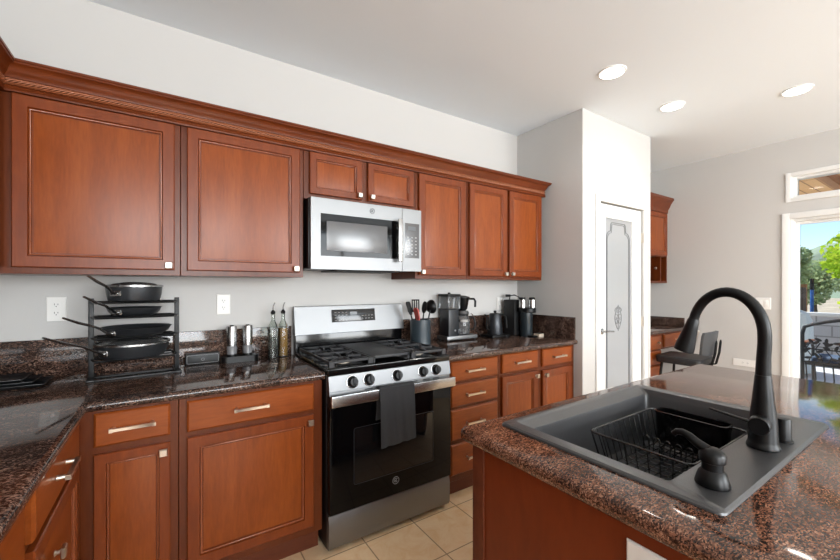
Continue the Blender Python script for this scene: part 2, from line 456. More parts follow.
def pull(F, u, v, parent, w=.146):
    mb = MB(); b = .019; h = .0055
    for s in (-1, 1):
        c = u + s * (w / 2 - .012)
        mb.rings([[F(c + cos(a) * r, v + sin(a) * r, n) for a in [2 * pi * i / 12 for i in range(12)]] for r, n in ((.0085, b), (.0065, b + .004), (.0062, b + .026))])
    rs = []
    for t, q in ((-1, 1.25), (-.86, 1.25), (-.8, 1), (.8, 1), (.86, 1.25), (1, 1.25)):
        c = u + t * w / 2
        rs.append([F(c, v - h * q, b + .026 - h * q), F(c, v + h * q, b + .026 - h * q), F(c, v + h * q, b + .026 + h * q), F(c, v - h * q, b + .026 + h * q)])
    mb.rings(rs)
    return mb.build('pull', M['nickel'], parent)

# ================================================================== THE SHELL
CEIL = 2.77; YB = 2.485; XL = -.885; XR = 5.03; YF = -4.0; XP = 2.753; YP = 1.805; XPE = 3.84
struct(MB().box(XL - .12, XR + .12, YF - .12, YB + .12, -.1, 0).build('floor', M['tile']))
struct(MB().box(XL - .12, XR + .12, YF - .12, YB + .12, CEIL, CEIL + .12).build('ceiling', M['ceiling']))
struct(MB().box(XL - .12, XR + .12, YB, YB + .12, 0, CEIL).build('wall_back', M['wall']))
struct(MB().box(XL - .12, XL, YF, YB, 0, CEIL).build('wall_left', M['wall']))
# right wall with the sliding door and the transom above it
DY0, DY1, DH = -1.0, 1.085, 2.0
TZ0, TZ1 = 2.185, 2.425
w = MB()
w.box(XR, XR + .14, DY1, YB, 0, CEIL).box(XR, XR + .14, YF, DY0, 0, CEIL)
w.box(XR, XR + .14, DY0, DY1, DH, TZ0).box(XR, XR + .14, DY0, DY1, TZ1, CEIL)
struct(w.build('wall_right', M['wall']))
# wall behind the camera with two windows
w = MB(); ya, yb_ = YF - .12, YF
for x0, x1 in ((XL, -.85), (1.25, 1.95), (4.65, XR)): w.box(x0, x1, ya, yb_, 0, CEIL)
for x0, x1 in ((-.85, 1.25), (1.95, 4.65)):
    w.box(x0, x1, ya, yb_, 0, .88).box(x0, x1, ya, yb_, 2.64, CEIL)
struct(w.build('wall_front', M['wall']))
for i, (x0, x1) in enumerate(((-.85, 1.25), (1.95, 4.65))):
    w = MB(); xm = (x0 + x1) / 2
    w.box(x0, x0 + .06, ya, yb_ + .02, .88, 2.64).box(x1 - .06, x1, ya, yb_ + .02, .88, 2.64).box(xm - .03, xm + .03, ya + .02, yb_, .88, 2.64)
    w.box(x0 + .06, x1 - .06, ya, yb_ + .02, .88, .94).box(x0 + .06, x1 - .06, ya, yb_ + .02, 2.58, 2.64)
    wo = struct(w.build('window_%d' % (i + 2), M['white']))
    MB().box(x0 + .06, x1 - .06, ya + .03, ya + .036, .94, 2.58).build('pane', M['clear'], wo)
# pantry closet
PD0, PD1, PDH = 2.985, 3.70, 2.06
w = MB()
w.box(XP, XP + .11, YP, YB, 0, CEIL).box(XPE - .11, XPE, YP, YB, 0, CEIL)
w.box(XP + .11, PD0, YP, YP + .11, 0, CEIL).box(PD1, XPE - .11, YP, YP + .11, 0, CEIL).box(PD0, PD1, YP, YP + .11, PDH, CEIL)
struct(w.build('wall_pantry', M['wall']))

# pantry door
d1 = MB().box(PD0 + .004, PD0 + .105, YP + .012, YP + .052, .012, PDH - .012)
d1.box(PD1 - .145, PD1 - .012, YP + .012, YP + .052, .012, PDH - .012)
d1.box(PD0 + .105, PD1 - .145, YP + .012, YP + .052, 1.95, PDH - .012).box(PD0 + .105, PD1 - .145, YP + .012, YP + .052, .012, .26)
do = struct(d1.build('door_1', M['white']))
gx0, gx1, gz0, gz1 = PD0 + .105, PD1 - .145, .26, 1.95
MB().box(gx0, gx1, YP + .028, YP + .034, gz0, gz1).build('pane', M['frost'], do)
# glazing bead and the etched drawing on the glass
g = MB()
for a in ((gx0, gx0 + .012, gz0, gz1), (gx1 - .012, gx1, gz0, gz1), (gx0, gx1, gz1 - .012, gz1), (gx0, gx1, gz0, gz0 + .012)):
    g.box(a[0], a[1], YP + .014, YP + .028, a[2], a[3])
g.build('glazing_bead', M['white'], do)
e = MB(); yy = YP + .027
es = 1; cx = cz = 0
def etch(pts, r=.0035): e.tube([(cx + (x - cx) * es, yy, cz + (z - cz) * es) for x, z in pts], r, 5, flat=None)
b = .045; xa, xb, zt, zb = gx0 + b, gx1 - b, gz1 - b, gz0 + b
for s in (0, .014):
    A, B, T, Bo = xa + s, xb - s, zt - s, zb + s; r = .07
    p = [(A, Bo)] + [(A, T - 2 * r)] + [(A + r * .9 * (1 - cos(t)), T - 2 * r + r * .9 * sin(t)) for t in [pi / 2 * i / 6 for i in range(1, 7)]]
    p += [(A + r + .02 + .02 * cos(t), T - r * .4 + r * .4 * sin(t)) for t in [pi - pi / 2 * i / 4 for i in range(5)]]
    q = [((A + B) - x, z) for x, z in reversed(p)]
    etch(p + q + [p[0]], .003 if s else .0042)
cx, cz = (gx0 + gx1) / 2, 1.075; es = .55
for k in (-1, 1):
    for t0, rr, dx, dz in ((0, .07, .03, .10), (.5, .06, .045, .0), (1, .05, .05, -.08)):
        etch([(cx + k * (dx + rr * (1 - i / 16) * cos(t0 + i * .42)), cz + dz + rr * (1 - i / 16) * sin(t0 + i * .42)) for i in range(15)], .003)
    etch([(cx + k * (.02 + .075 * sin(pi * i / 12)), cz + .17 - .36 * i / 12) for i in range(13)], .003)
etch([(cx, cz + .2), (cx, cz - .22)], .003)
e.build('etching', M['etch'], do)
# lever handle, hinges
h = MB().lathe([(.027, 0), (.027, .006), (.012, .010), (.010, .045)], (PD0 + .055, YP + .012, .97), 16, 'y')
h.tube([(PD0 + .055, YP - .03, .97), (PD0 + .09, YP - .034, .972), (PD0 + .165, YP - .03, .966)], [.009, .0085, .007], 10)
h.build('door_handle', M['steel_l'], do)
for z in (1.80, 1.02, .25):
    MB().box(PD1 - .012, PD1 + .004, YP - .004, YP + .012, z - .045, z + .045, .002).build('hinge', M['nickel'], do)
def casing(name, x0, x1, zt, wd, y):
    t = MB(); pr = lambda a, b_, c_, d_: t.box(a, b_, y - .016, y, c_, d_, .004)
    pr(x0 - wd, x0, 0, zt + wd); pr(x1, x1 + wd, 0, zt + wd); pr(x0, x1, zt, zt + wd)
    return struct(t.build(name, M['white']))
casing('trim_1', PD0 - .004, PD1 + .004, PDH, .055, YP)

# sliding patio door in the right wall
def ring_x(mb, x0, x1, y0, y1, z0, z1, wd, bev=.003):
    mb.box(x0, x1, y0, y0 + wd, z0, z1, bev).box(x0, x1, y1 - wd, y1, z0, z1, bev)
    mb.box(x0, x1, y0 + wd, y1 - wd, z0, z0 + wd, bev).box(x0, x1, y0 + wd, y1 - wd, z1 - wd, z1, bev)
    return mb
f = ring_x(MB(), XR + .01, XR + .13, DY0, DY1, 0, DH, .022)
sd = struct(f.build('door_2', M['white']))
ym = .02
for y0, y1, x in ((ym - .02, DY1 - .022, XR + .08), (DY0 + .022, ym + .02, XR + .035)):
    fr = ring_x(MB(), x, x + .035, y0, y1, .022, DH - .022, .028).build('sash', M['white'], sd)
    MB().box(x + .014, x + .02, y0 + .028, y1 - .028, .05, DH - .05).build('pane', M['clear'], fr)
MB().box(XR + .005, XR + .035, ym - .012, ym + .012, .9, 1.15, .006).build('door_handle', M['white'], sd)
t = MB(); cw = .056
t.box(XR - .018, XR, DY1, DY1 + cw, 0, DH + cw, .004).box(XR - .018, XR, DY0 - cw, DY0, 0, DH + cw, .004).box(XR - .018, XR, DY0, DY1, DH, DH + cw, .004)
struct(t.build('trim_2', M['white']))
# transom
wo = struct(ring_x(MB(), XR + .02, XR + .12, DY0, DY1, TZ0, TZ1, .04).build('window_1', M['white']))
MB().box(XR + .07, XR + .076, DY0 + .04, DY1 - .04, TZ0 + .04, TZ1 - .04).build('pane', M['clear'], wo)
ring_x(MB(), XR - .014, XR + .02, DY0 - .03, DY1 + .03, TZ0 - .04 + .018, TZ1 + .022, .04).build('window_frame', M['white'], wo)
struct(MB().box(XR - .014, XR, DY1 + cw, 1.96, 0, .085, .003).build('baseboard_right', M['white']))

# ================================================================== CEILING LIGHTS
LB = ['round recessed ceiling light nearest the stove cabinets, left of the three',
      'round recessed ceiling light in front of the pantry corner, middle of the three',
      'round recessed ceiling light nearest the patio door, right of the three']
for (x, y), lb in zip(((2.452, 1.394), (3.309, 1.395), (3.793, .781)), LB):
    t = thing('ceiling_light', lb, 'ceiling light', (x, y, CEIL), 'recessed ceiling lights')
    MB().lathe([(.074, -.001), (.074, -.009), (.086, -.006), (.088, 0)], (x, y, CEIL), 32, cap0=False, cap1=False).build('trim_ring', M['white'], t)
    MB().lathe([(.0, -.009), (.05, -.009), (.0735, -.006)], (x, y, CEIL), 32, cap0=False, cap1=False).build('diffuser', M['lamp'], t)
    l = light('lamp_glow', 'SPOT', (0, 0, -.02), (0, 0, 0), 10, (1, .96, .9), spot_size=radians(150), spot_blend=.9, shadow_soft_size=.06)
    l.parent = t

# ================================================================== CABINETS
YU = 2.155; FU = face_y(YU)
UZ0, UZ1 = 1.400, 2.165
def carcass(parent, x0, x1, y0, y1, z0, z1, m='wood_f'):
    """cabinet box with a face frame; doors go in front of y0"""
    return MB().box(x0, x1, y0, y1, z0, z1, .0015, 1).build('body', M[m], parent)

def upper(x0, x1, label, doors, z0=UZ0, knobs=()):
    t = thing('wall_cabinet', label, 'cabinet', ((x0 + x1) / 2, YB, z0), 'cherry wall cabinets')
    carcass(t, x0, x1, YU, YB - .001, z0, UZ1)
    for (a, b_, c, d), k in zip(doors, knobs):
        dr = door(FU, a, b_, c, d, t)
        knob(FU, k[0], k[1], dr)
    return t
UD0, UD1 = 1.426, 2.116
upper(-.553, .049, 'wide cherry wall cabinet above the black pan rack', [(-.516, .026, UD0, UD1)], knobs=[(.003, 1.447)])
upper(.051, .637, 'wide cherry wall cabinet just left of the microwave', [(.076, .614, UD0, UD1)], knobs=[(.590, 1.447)])
upper(.639, 1.389, 'short two-door cherry cabinet above the microwave', [(.670, .994, 1.878, UD1), (1.033, 1.369, 1.878, UD1)], z0=1.848, knobs=[(.972, 1.902), (1.056, 1.902)])
upper(1.391, 1.843, 'single-door cherry wall cabinet just right of the microwave', [(1.412, 1.822, UD0, UD1)], knobs=[(1.434, 1.447)])
upper(1.845, 2.690, 'two-door cherry wall cabinet at the right end above the coffee makers', [(1.862, 2.252, UD0, UD1), (2.282, 2.672, UD0, UD1)], knobs=[(2.23, 1.447), (2.305, 1.447)])
# cabinet on the left wall, outside the picture but carrying the crown that turns the corner
t = thing('wall_cabinet', 'cherry wall cabinet on the left wall turning the corner', 'cabinet', (XL, 1.5, UZ0), 'cherry wall cabinets')
MB().box(XL + .001, -.555, .9, YB - .001, UZ0, UZ1, .0015, 1).build('body', M['wood_f'], t)
FL = face_x(-.555)
for a, b_ in ((.93, 1.50), (1.53, 2.10)):
    dr = door(FL, a, b_, UD0, UD1, t); knob(FL, b_ - .03 if a < 1 else a + .03, 1.447, dr)

# crown moulding, one run round the corner, with its rope bead
cr = thing('crown_molding', 'dark cherry crown moulding with rope bead running along the wall cabinet tops', 'moulding', (0, YU, 2.116))
PATH = [(-.555, .9), (-.555, YU), (2.692, YU), (2.692, YB - .002)]
PROF = [(.0005, 2.118), (.022, 2.118), (.024, 2.124), (.020, 2.130), (.024, 2.136), (.020, 2.142), (.014, 2.146), (.014, 2.168), (.022, 2.172), (.024, 2.180),
        (.030, 2.187), (.034, 2.197), (.038, 2.207), (.046, 2.215), (.056, 2.219), (.056, 2.225), (.060, 2.227), (.060, 2.236), (.0005, 2.236)]
sweep(MB(), PATH, PROF).build('cornice', M['wood_crown'], cr, angle=28)
def rope(p0, p1, r, pitch):
    """five strands twisted round the run"""
    p0, p1 = Vector(p0), Vector(p1); d = p1 - p0; L = d.length; d.normalize(); up = Vector((0, 0, 1)); sd_ = d.cross(up)
    full = pitch * 5; n = int(L / full * 16); mb = MB()
    for k in range(5):
        pts = []
        for i in range(n + 1):
            a = 2 * pi * (L * i / n) / full + 2 * pi * k / 5
            pts.append(p0 + d * (L * i / n) + sd_ * (r * .72 * cos(a)) + up * (r * .95 * sin(a)))
        mb.tube(pts, r * .40, 6)
    return mb
ry = YU - .018; rx = -.555 + .018
mb = rope((rx, ry, 2.157), (2.692, ry, 2.157), .0100, .0165)
mb.merge(rope((rx, .9, 2.157), (rx, ry, 2.157), .0100, .0165).bm)
mb.merge(rope((2.71, ry, 2.157), (2.71, YB - .01, 2.157), .0100, .0165).bm)
mb.build('rope_bead', mat('glazed_rope_wood', (150, 88, 56), .35), cr, angle=75)
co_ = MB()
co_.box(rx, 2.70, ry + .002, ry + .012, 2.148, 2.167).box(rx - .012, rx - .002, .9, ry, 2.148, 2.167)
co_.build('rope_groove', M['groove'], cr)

# base cabinets on the back wall
YBF = 1.884; FB = face_y(YBF); BZ0, BZ1 = .115, .878
def base_unit(x0, x1, label, parts, dirn='y', loc=None):
    t = thing('base_cabinet', label, 'cabinet', loc or ((x0 + x1) / 2, YB, 0), 'cherry base cabinets')
    MB().box(x0, x1, YBF, YB - .001, BZ0, BZ1, .0015, 1).build('body', M['wood_f'], t)
    MB().box(x0, x1, YBF + .06, YBF + .08, 0, BZ0).build('toe_kick', M['wood_dark'], t)
    for kind, a, b_, c, d, k in parts:
        if kind == 'drawer':
            p = door(FB, a, b_, c, d, t, 'wood_h', DRAWER, 'drawer'); pull(FB, (a + b_) / 2 + (k or 0), (c + d) / 2, p)
        else:
            p = door(FB, a, b_, c, d, t); knob(FB, k, d - .034, p)
    return t
base_unit(-.284, .036, 'narrow cherry base cabinet in the inside corner, below the pan rack',
          [('drawer', -.234, .008, .740, .868, 0), ('door', -.234, .008, .155, .712, -.016)])
base_unit(.038, .652, 'wide cherry base cabinet just left of the stove',
          [('drawer', .066, .606, .735, .866, -.02), ('door', .066, .606, .155, .712, .584)])
base_unit(1.440, 1.898, 'cherry base cabinet with a stack of four drawers right of the stove',
          [('drawer', 1.474, 1.877, .746, .872, -.015), ('drawer', 1.474, 1.877, .587, .727, -.015), ('drawer', 1.474, 1.877, .378, .569, -.015), ('drawer', 1.474, 1.877, .158, .352, -.015)])
base_unit(1.900, XP - .002, 'two-door cherry base cabinet against the pantry wall, below the coffee makers',
          [('drawer', 1.922, 2.293, .745, .876, 0), ('drawer', 2.346, 2.702, .745, .874, 0),
           ('door', 1.922, 2.293, .155, .722, 2.268), ('door', 2.346, 2.702, .155, .716, 2.374)])
# base cabinets on the left wall
XLF = -.284; FX = face_x(XLF)
def left_unit(y0, y1, label, dy0, dy1, kn):
    t = thing('base_cabinet', label, 'cabinet', (XL, (y0 + y1) / 2, 0), 'cherry base cabinets')
    MB().box(XL + .001, XLF - .0005, y0, y1, BZ0, BZ1, .0015, 1).build('body', M['wood_f'], t)
    MB().box(XLF - .08, XLF - .06, y0, y1, 0, BZ0).build('toe_kick', M['wood_dark'], t)
    p = door(FX, dy0, dy1, .735, .866, t, 'wood_y', DRAWER, 'drawer'); pull(FX, (dy0 + dy1) / 2, .800, p)
    p = door(FX, dy0, dy1, .155, .715, t); knob(FX, kn, .60 if kn > 1.3 else .68, p)
left_unit(1.225, 1.883, 'cherry base cabinet of the left counter next to the inside corner', 1.268, 1.815, 1.455)
left_unit(.560, 1.223, 'cherry base cabinet of the left counter at the lower left corner of the picture', .60, 1.195, 1.16)
left_unit(-.30, .558, 'cherry base cabinet of the left counter closest to the viewer, outside the picture', -.26, .52, .48)

# counters and splashbacks
ZC0, ZC1 = .879, .918
cpoly = [(XL + .001, YB - .001), (XL + .001, -.32), (-.247, -.32), (-.247, 1.847), (.655, 1.847), (.655, YB - .001)]
c = slab(MB(), cpoly, [0, 1, 1, 1, 0, 0], ZC0, ZC1, .0185)
tag(c.build('countertop', M['granite'], loc=(-.3, 2.2, ZC0)), 'L-shaped polished brown granite counter in the left corner under the pan rack', 'countertop')
cpoly = [(1.437, 1.847), (XP - .001, 1.847), (XP - .001, YB - .001), (1.437, YB - .001)]
c = slab(MB(), cpoly, [1, 0, 0, 0], ZC0, ZC1, .0185)
tag(c.build('countertop', M['granite'], loc=(2.1, 2.2, ZC0)), 'polished brown granite counter between stove and pantry, under the coffee makers', 'countertop')
ZS = 1.098
s = MB().box(XL + .022, .655, YB - .021, YB - .001, ZC1, ZS, .002).box(XL + .001, XL + .021, -.32, YB - .001, ZC1, ZS, .002)
tag(s.build('backsplash', M['granite'], loc=(-.2, YB, ZC1)), 'low brown granite backsplash left of the stove, behind the pan rack', 'backsplash')
s = MB().box(1.437, XP - .022, YB - .021, YB - .001, ZC1, ZS, .002).box(XP - .021, XP - .001, 1.866, YB - .001, ZC1, ZS, .002)
tag(s.build('backsplash', M['granite'], loc=(2.1, YB, ZC1)), 'low brown granite backsplash right of the stove, turning along the pantry wall', 'backsplash')

# ================================================================== MICROWAVE
mx0, mx1, my0, mz0, mz1 = .656, 1.386, 2.075, 1.446, 1.845
t = thing('microwave', 'stainless over-the-range microwave with a dark window, mounted above the stove', 'microwave', ((mx0 + mx1) / 2, YB, mz0))
MB().box(mx0 - .006, mx1, my0 + .028, YB - .002, mz0 + .004, mz1, .003).build('body', M['black_sat'], t)
xs = 1.240
d = MB()
# door frame as four stainless bars around the window
wx0, wx1, wz0, wz1 = mx0 + .055, 1.165, mz0 + .075, mz1 - .085
d.box(mx0, wx0, my0, my0 + .03, mz0, mz1).box(wx1 + .055, xs, my0, my0 + .03, mz0, mz1)
d.box(wx0, wx1 + .055, my0, my0 + .03, wz1, mz1).box(wx0, wx1 + .055, my0, my0 + .03, mz0, wz0)
dd = d.build('door', M['steel'], t)
MB().box(wx0, wx1 + .055, my0 + .002, my0 + .028, wz0, wz1).build('window_surround', M['black_glass'], dd)
MB().box(wx0 + .035, wx1 - .03, my0 + .0005, my0 + .004, wz0 + .03, wz1 - .04, .001).build('window', M['mw_glass'], dd)
hb = MB()
hx = 1.207
hb.box(hx - .016, hx + .016, my0 - .045, my0 - .032, mz0 + .055, mz1 - .075, .005)
for z in (mz0 + .085, mz1 - .105): hb.box(hx - .009, hx + .009, my0 - .036, my0 + .002, z - .012, z + .012, .003)
hb.build('handle', M['steel_l'], dd)
def emblem(x, y, z, r, parent, tilt=0, m='mark'):
    """round monogram badge: a ring and two curly script letters"""
    q = MB()
    P = lambda a, b_: (x + a * r, y - .0012, z + b_ * r)
    q.tube([P(.96 * cos(2 * pi * i / 28), .96 * sin(2 * pi * i / 28)) for i in range(28)], r * .07, 6, closed=True)
    q.tube([P(*p) for p in ((-.05, .45), (-.3, .55), (-.52, .2), (-.48, -.25), (-.22, -.42), (-.02, -.2), (-.05, .02), (-.3, -.02))], r * .07, 6)
    q.tube([P(*p) for p in ((.5, .38), (.25, .52), (.08, .3), (.25, .05), (.08, -.15), (.2, -.45), (.5, -.3))], r * .07, 6)
    return q.build('emblem', M[m], parent)
emblem(1.03, my0, mz1 - .040, .016, dd, m='black_sat')
cp = MB().box(xs + .003, mx1, my0, my0 + .03, mz0, mz1).build('control_panel', M['steel'], t)
MB().box(xs + .022, mx1 - .016, my0 - .001, my0 + .004, mz0 + .085, mz1 - .09, .001).build('keypad', M['mw_glass'], cp)
MB().box(xs + .045, mx1 - .045, my0 - .002, my0 + .002, mz1 - .135, mz1 - .110).build('display', M['screen'], cp)
k = MB()
for r_ in range(6):
    for c_ in range(3): k.box(xs + .038 + c_ * .03, xs + .050 + c_ * .03, my0 - .0018, my0 + .001, mz0 + .105 + r_ * .022, mz0 + .111 + r_ * .022)
k.build('key_marks', M['mark'], cp)
MB().box(mx0 + .18, mx1 - .12, my0 + .06, YB - .05, mz0 - .006, mz0 + .006, .002).build('underside_vent', M['black_matte'], t)

# ================================================================== STOVE
rx0, rx1, ryf = .664, 1.428, 1.833
t = thing('gas_range', 'stainless gas stove with black oven door between the two granite counters', 'stove', (1.045, YB, 0))
MB().box(rx0, rx1, ryf + .022, 2.45, .025, .905, .003).build('body', M['black_sat'], t)
for x in (rx0 + .035, rx1 - .035):
    for y in (1.90, 2.38):
        MB().lathe([(.014, 0), (.014, .012), (.009, .014), (.009, .026)], (x, y, 0), 12).build('foot', M['black_matte'], t)
# drawer
MB().prism([(ryf - .002, .030), (ryf - .010, .045), (ryf - .012, .165), (ryf - .004, .196), (ryf + .022, .200), (ryf + .022, .028)], 'x', rx0 + .002, rx1 - .002).build('bottom_drawer', M['steel'], t)
# oven door
od = MB().box(rx0 + .002, rx1 - .002, ryf - .022, ryf + .02, .208, .752, .006).build('oven_door', M['black_glass'], t)
MB().box(.800, 1.290, ryf - .0235, ryf - .019, .335, .615, .001).build('window', M['window_glass'], od)
mk = MB(); mk.tube([(x_, ryf - .0232, z_) for x_, z_ in rrect(.795, 1.295, .330, .620, .01, 3)], .0012, 5, closed=True)
mk.build('window_outline', mat('faint_grey_outline', (58, 58, 60), .3), od)
emblem(1.042, ryf - .022, .285, .020, od)
# handle: broad stainless bar standing off on two brackets
hd = MB().box(rx0 - .004, rx1 - .004, 1.763, 1.783, .757, .812, .004)
hb = hd.build('handle', M['steel_l'], od)
for x in (rx0 + .012, rx1 - .018): MB().box(x - .012, x + .012, 1.782, ryf + .01, .745, .800, .004).build('handle_bracket', M['black_sat'], hb)
v = MB().box(rx0 + .004, rx1 - .004, ryf - .012, ryf + .024, .757, .818, .002)
vt = v.build('vent_trim', M['steel'], t)
for x0 in (.86, .925, 1.005, 1.085, 1.145, 1.23, 1.30):
    for z in (.800, .809): MB().box(x0, x0 + .045, ryf - .014, ryf - .010, z - .0022, z + .0022).build('vent_slot', M['slot'], vt)
# control panel, tilted
pt = MB().prism([(ryf - .020, .822), (ryf - .004, .897), (ryf + .03, .897), (ryf + .03, .822)], 'x', rx0 + .002, rx1 - .002).build('control_panel', M['steel'], t)
for x in (.790, .884, 1.055, 1.226, 1.318):
    R_ = Matrix.Translation((x, ryf - .013, .858)) @ Matrix.Rotation(radians(-12), 4, 'X')
    kb = MB().lathe([(.030, .0), (.030, .004), (.024, .007), (.023, .026), (.021, .030)], (0, 0, 0), 24, 'y', mtx=R_)
    kb.box(-.0045, .0045, -.036, -.028, -.021, .021, .002, mtx=R_)
    ko = kb.build('knob', M['black_sat'], pt)
    MB().lathe([(.034, -.001), (.034, .002), (.030, .003)], (0, 0, 0), 24, 'y', mtx=R_).build('knob_ring', M['steel_l'], ko)
# cooktop
ct = MB().box(rx0 - .002, rx1 + .002, ryf - .006, 2.40, .898, .934, .008, 3).build('cooktop', M['black_gloss'], t)
for x, y, r_ in ((.80, 1.99, .045), (.80, 2.25, .035), (1.046, 2.12, .040), (1.29, 1.99, .040), (1.29, 2.25, .045)):
    bu = MB().lathe([(r_ + .012, .932), (r_ + .010, .938), (r_, .940), (r_, .946)], (x, y, 0), 24).build('burner', M['nickel'], ct)
    MB().lathe([(r_ - .004, .945), (r_ - .004, .952), (r_ - .010, .955)], (x, y, 0), 24).build('burner_cap', M['iron'], bu)
# cast iron grates and the griddle plate
GZ = .968; gy0, gy1 = 1.852, 2.375
def bar(mb, x0, x1, y0, y1, z=GZ, h=.014): mb.box(x0, x1, y0, y1, z - h, z, .002, 1)
for x0, x1 in ((.676, .924), (1.168, 1.416)):
    g = MB(); xm = (x0 + x1) / 2; q = .010
    bar(g, x0, x0 + q, gy0, gy1); bar(g, x1 - q, x1, gy0, gy1)
    for y in (gy0, (gy0 + gy1) / 2 - q / 2, gy1 - q): bar(g, x0, x1, y, y + q)
    for yc in (1.985, 2.245):
        bar(g, xm - q / 2, xm + q / 2, yc - .105, yc - .03); bar(g, xm - q / 2, xm + q / 2, yc + .03, yc + .105)
        bar(g, x0, xm - .03, yc - q / 2, yc + q / 2); bar(g, xm + .03, x1, yc - q / 2, yc + q / 2)
        for sx in (-1, 1):
            for sy in (-1, 1):
                R_ = Matrix.Translation((xm + sx * .07, yc + sy * .07, 0)) @ Matrix.Rotation(atan2(sy, sx), 4, 'Z')
                g.box(-.045, .045, -.004, .004, GZ - .012, GZ, .0015, 1, mtx=R_)
    for x in (x0, x1 - q):
        for y in (gy0, gy1 - q, (gy0 + gy1) / 2): g.box(x, x + q, y, y + q, .9345, GZ, .001, 1)
    g.box(x0, x0 + .03, gy0 - .004, gy0 + .006, .9345, GZ, .002, 1).box(x1 - .03, x1, gy0 - .004, gy0 + .006, .9345, GZ, .002, 1)
    g.build('grate', M['iron'], t)
gg = MB().box(.930, 1.162, gy0 + .02, gy1 - .01, GZ - .010, GZ + .001, .004)
for y in (gy0 + .01, gy1 - .012): gg.box(.930, 1.162, y, y + .010, GZ - .014, GZ, .002)
for x in (.932, 1.150):
    for y in (gy0 + .01, gy1 - .012): gg.box(x, x + .01, y, y + .01, .9345, GZ, .001, 1)
gg.build('griddle_plate', mat('griddle_grey', (44, 45, 47), .45), t)
# backguard
bgd = MB().prism([(2.405, 1.040), (2.432, 1.217), (2.450, 1.221), (2.462, 1.214), (2.462, 1.040)], 'x', rx0 - .002, rx1 + .024).build('backguard', M['steel'], t)
MB().box(rx0, rx1 + .005, 2.402, 2.462, .905, 1.042, .003).build('backguard_riser', M['black_gloss'], t)
R_ = Matrix.Translation((1.062, 2.4185, 1.150)) @ Matrix.Rotation(radians(-8.7), 4, 'X')
dp = MB().box(-.158, .158, -.004, .004, -.040, .043, .001, mtx=R_).build('control_display', M['black_gloss'], bgd)
k = MB()
for r_ in range(4):
    for c_ in range(4): k.box(-.140 + c_ * .026, -.128 + c_ * .026, -.0048, -.003, .022 - r_ * .018, .025 - r_ * .018, mtx=R_)
for r_ in range(2):
    for c_ in range(4): k.box(.055 + c_ * .024, .068 + c_ * .024, -.0048, -.003, -.004 - r_ * .02, -.001 - r_ * .02, mtx=R_)
k.build('key_marks', M['mark'], dp)
MB().box(-.030, .022, -.0050, -.003, .006, .026, mtx=R_).build('clock_window', M['screen'], dp)

# towel over the oven handle
def towel():
    mb = MB(); x0, x1 = .917, 1.128; nx = 22
    outl = [(1.8005, .640), (1.7915, .70), (1.7885, .78), (1.786, .814), (1.779, .8205), (1.768, .8205), (1.760, .813), (1.7575, .78), (1.755, .70), (1.752, .62), (1.751, .56), (1.750, .508)]
    th = .004; grid = []
    for sgn in (0, 1):
        g = []
        for j, (y, z) in enumerate(outl):
            row = []
            for i in range(nx + 1):
                u = i / nx; fold = .004 * sin(u * 17 + 1) + .003 * sin(u * 31 + z * 9)
                k = max(0, (.80 - z) / .3)
                dy = fold * k * (1 if j > 6 else .3)
                a = Vector(outl[max(j - 1, 0)]); b_ = Vector(outl[min(j + 1, len(outl) - 1)]); d = (b_ - a).normalized()
                n = Vector((-d.y, d.x)) * (th if sgn else 0)
                xx = x0 + (x1 - x0) * u + .008 * k * (u - .5) + (.006 * k if j > 6 else 0)
                zz = z + (.012 * u * k if j > 6 else .02 * u * k)
                row.append(mb.bm.verts.new((xx, y - dy - n.x * 1 if True else y, zz - n.y)))
            g.append(row)
        grid.append(g)
    for g in grid:
        for j in range(len(outl) - 1):
            for i in range(nx): mb.bm.faces.new((g[j][i], g[j][i + 1], g[j + 1][i + 1], g[j + 1][i]))
    A, B = grid
    for j in range(len(outl) - 1):
        for i in (0, nx): mb.bm.faces.new((A[j][i], A[j + 1][i], B[j + 1][i], B[j][i]))
    for i in range(nx):
        for j in (0, len(outl) - 1): mb.bm.faces.new((A[j][i], A[j][i + 1], B[j][i + 1], B[j][i]))
    return mb
tag(towel().build('dish_towel', M['towel'], loc=(1.03, 1.77, .81)), 'dark charcoal dish towel hanging over the oven door handle', 'towel')

# ================================================================== WALL OUTLETS
def outlet(name, label, c, F, w=.072, h=.118, kind='outlet', horiz=False):
    t = thing(name, label, 'outlet' if kind == 'outlet' else 'light switch', F(c[0], c[1], 0), 'white wall plates')
    if horiz: w, h = h, w
    front(MB(), F, c[0] - w / 2, c[0] + w / 2, c[1] - h / 2, c[1] + h / 2, [(0, 0.0005), (0, .003), (.003, .006)]).build('cover_plate', M['plate'], t)
    if kind == 'outlet':
        for s in (-1, 1):
            cu, cv = (c[0] + s * .02, c[1]) if horiz else (c[0], c[1] + s * .02)
            r = MB(); r.rings([[F(cu + .017 * cos(a) * (.9 if not horiz else .85), cv + .0145 * sin(a), n) for a in [2 * pi * i / 16 for i in range(16)]] for n in (.005, .0075)])
            ro = r.build('receptacle', M['plate'], t)
            q = MB()
            for du, hh in ((-.006, .008), (.006, .0065)):
                if horiz: front(q, F, cu - hh / 2, cu + hh / 2, cv + du - .0011, cv + du + .0011, [(0, .007), (0, .0078)])
                else: front(q, F, cu + du - .0011, cu + du + .0011, cv + .003 - hh / 2, cv + .003 + hh / 2, [(0, .007), (0, .0078)])
            g0 = (cu - .008, cv) if horiz else (cu, cv - .007)
            q.rings([[F(g0[0] + .0023 * cos(a), g0[1] + .0023 * sin(a), n) for a in [2 * pi * i / 8 for i in range(8)]] for n in (.007, .0078)])
            q.build('slots', M['slot'], ro)
    else:
        for du in (-.023, .023):
            front(MB(), F, c[0] + du - .016, c[0] + du + .016, c[1] - .033, c[1] + .033, [(0, .005), (0, .0085), (.002, .0095)]).build('rocker', M['plate'], t)
    return t
FW = face_y(YB)
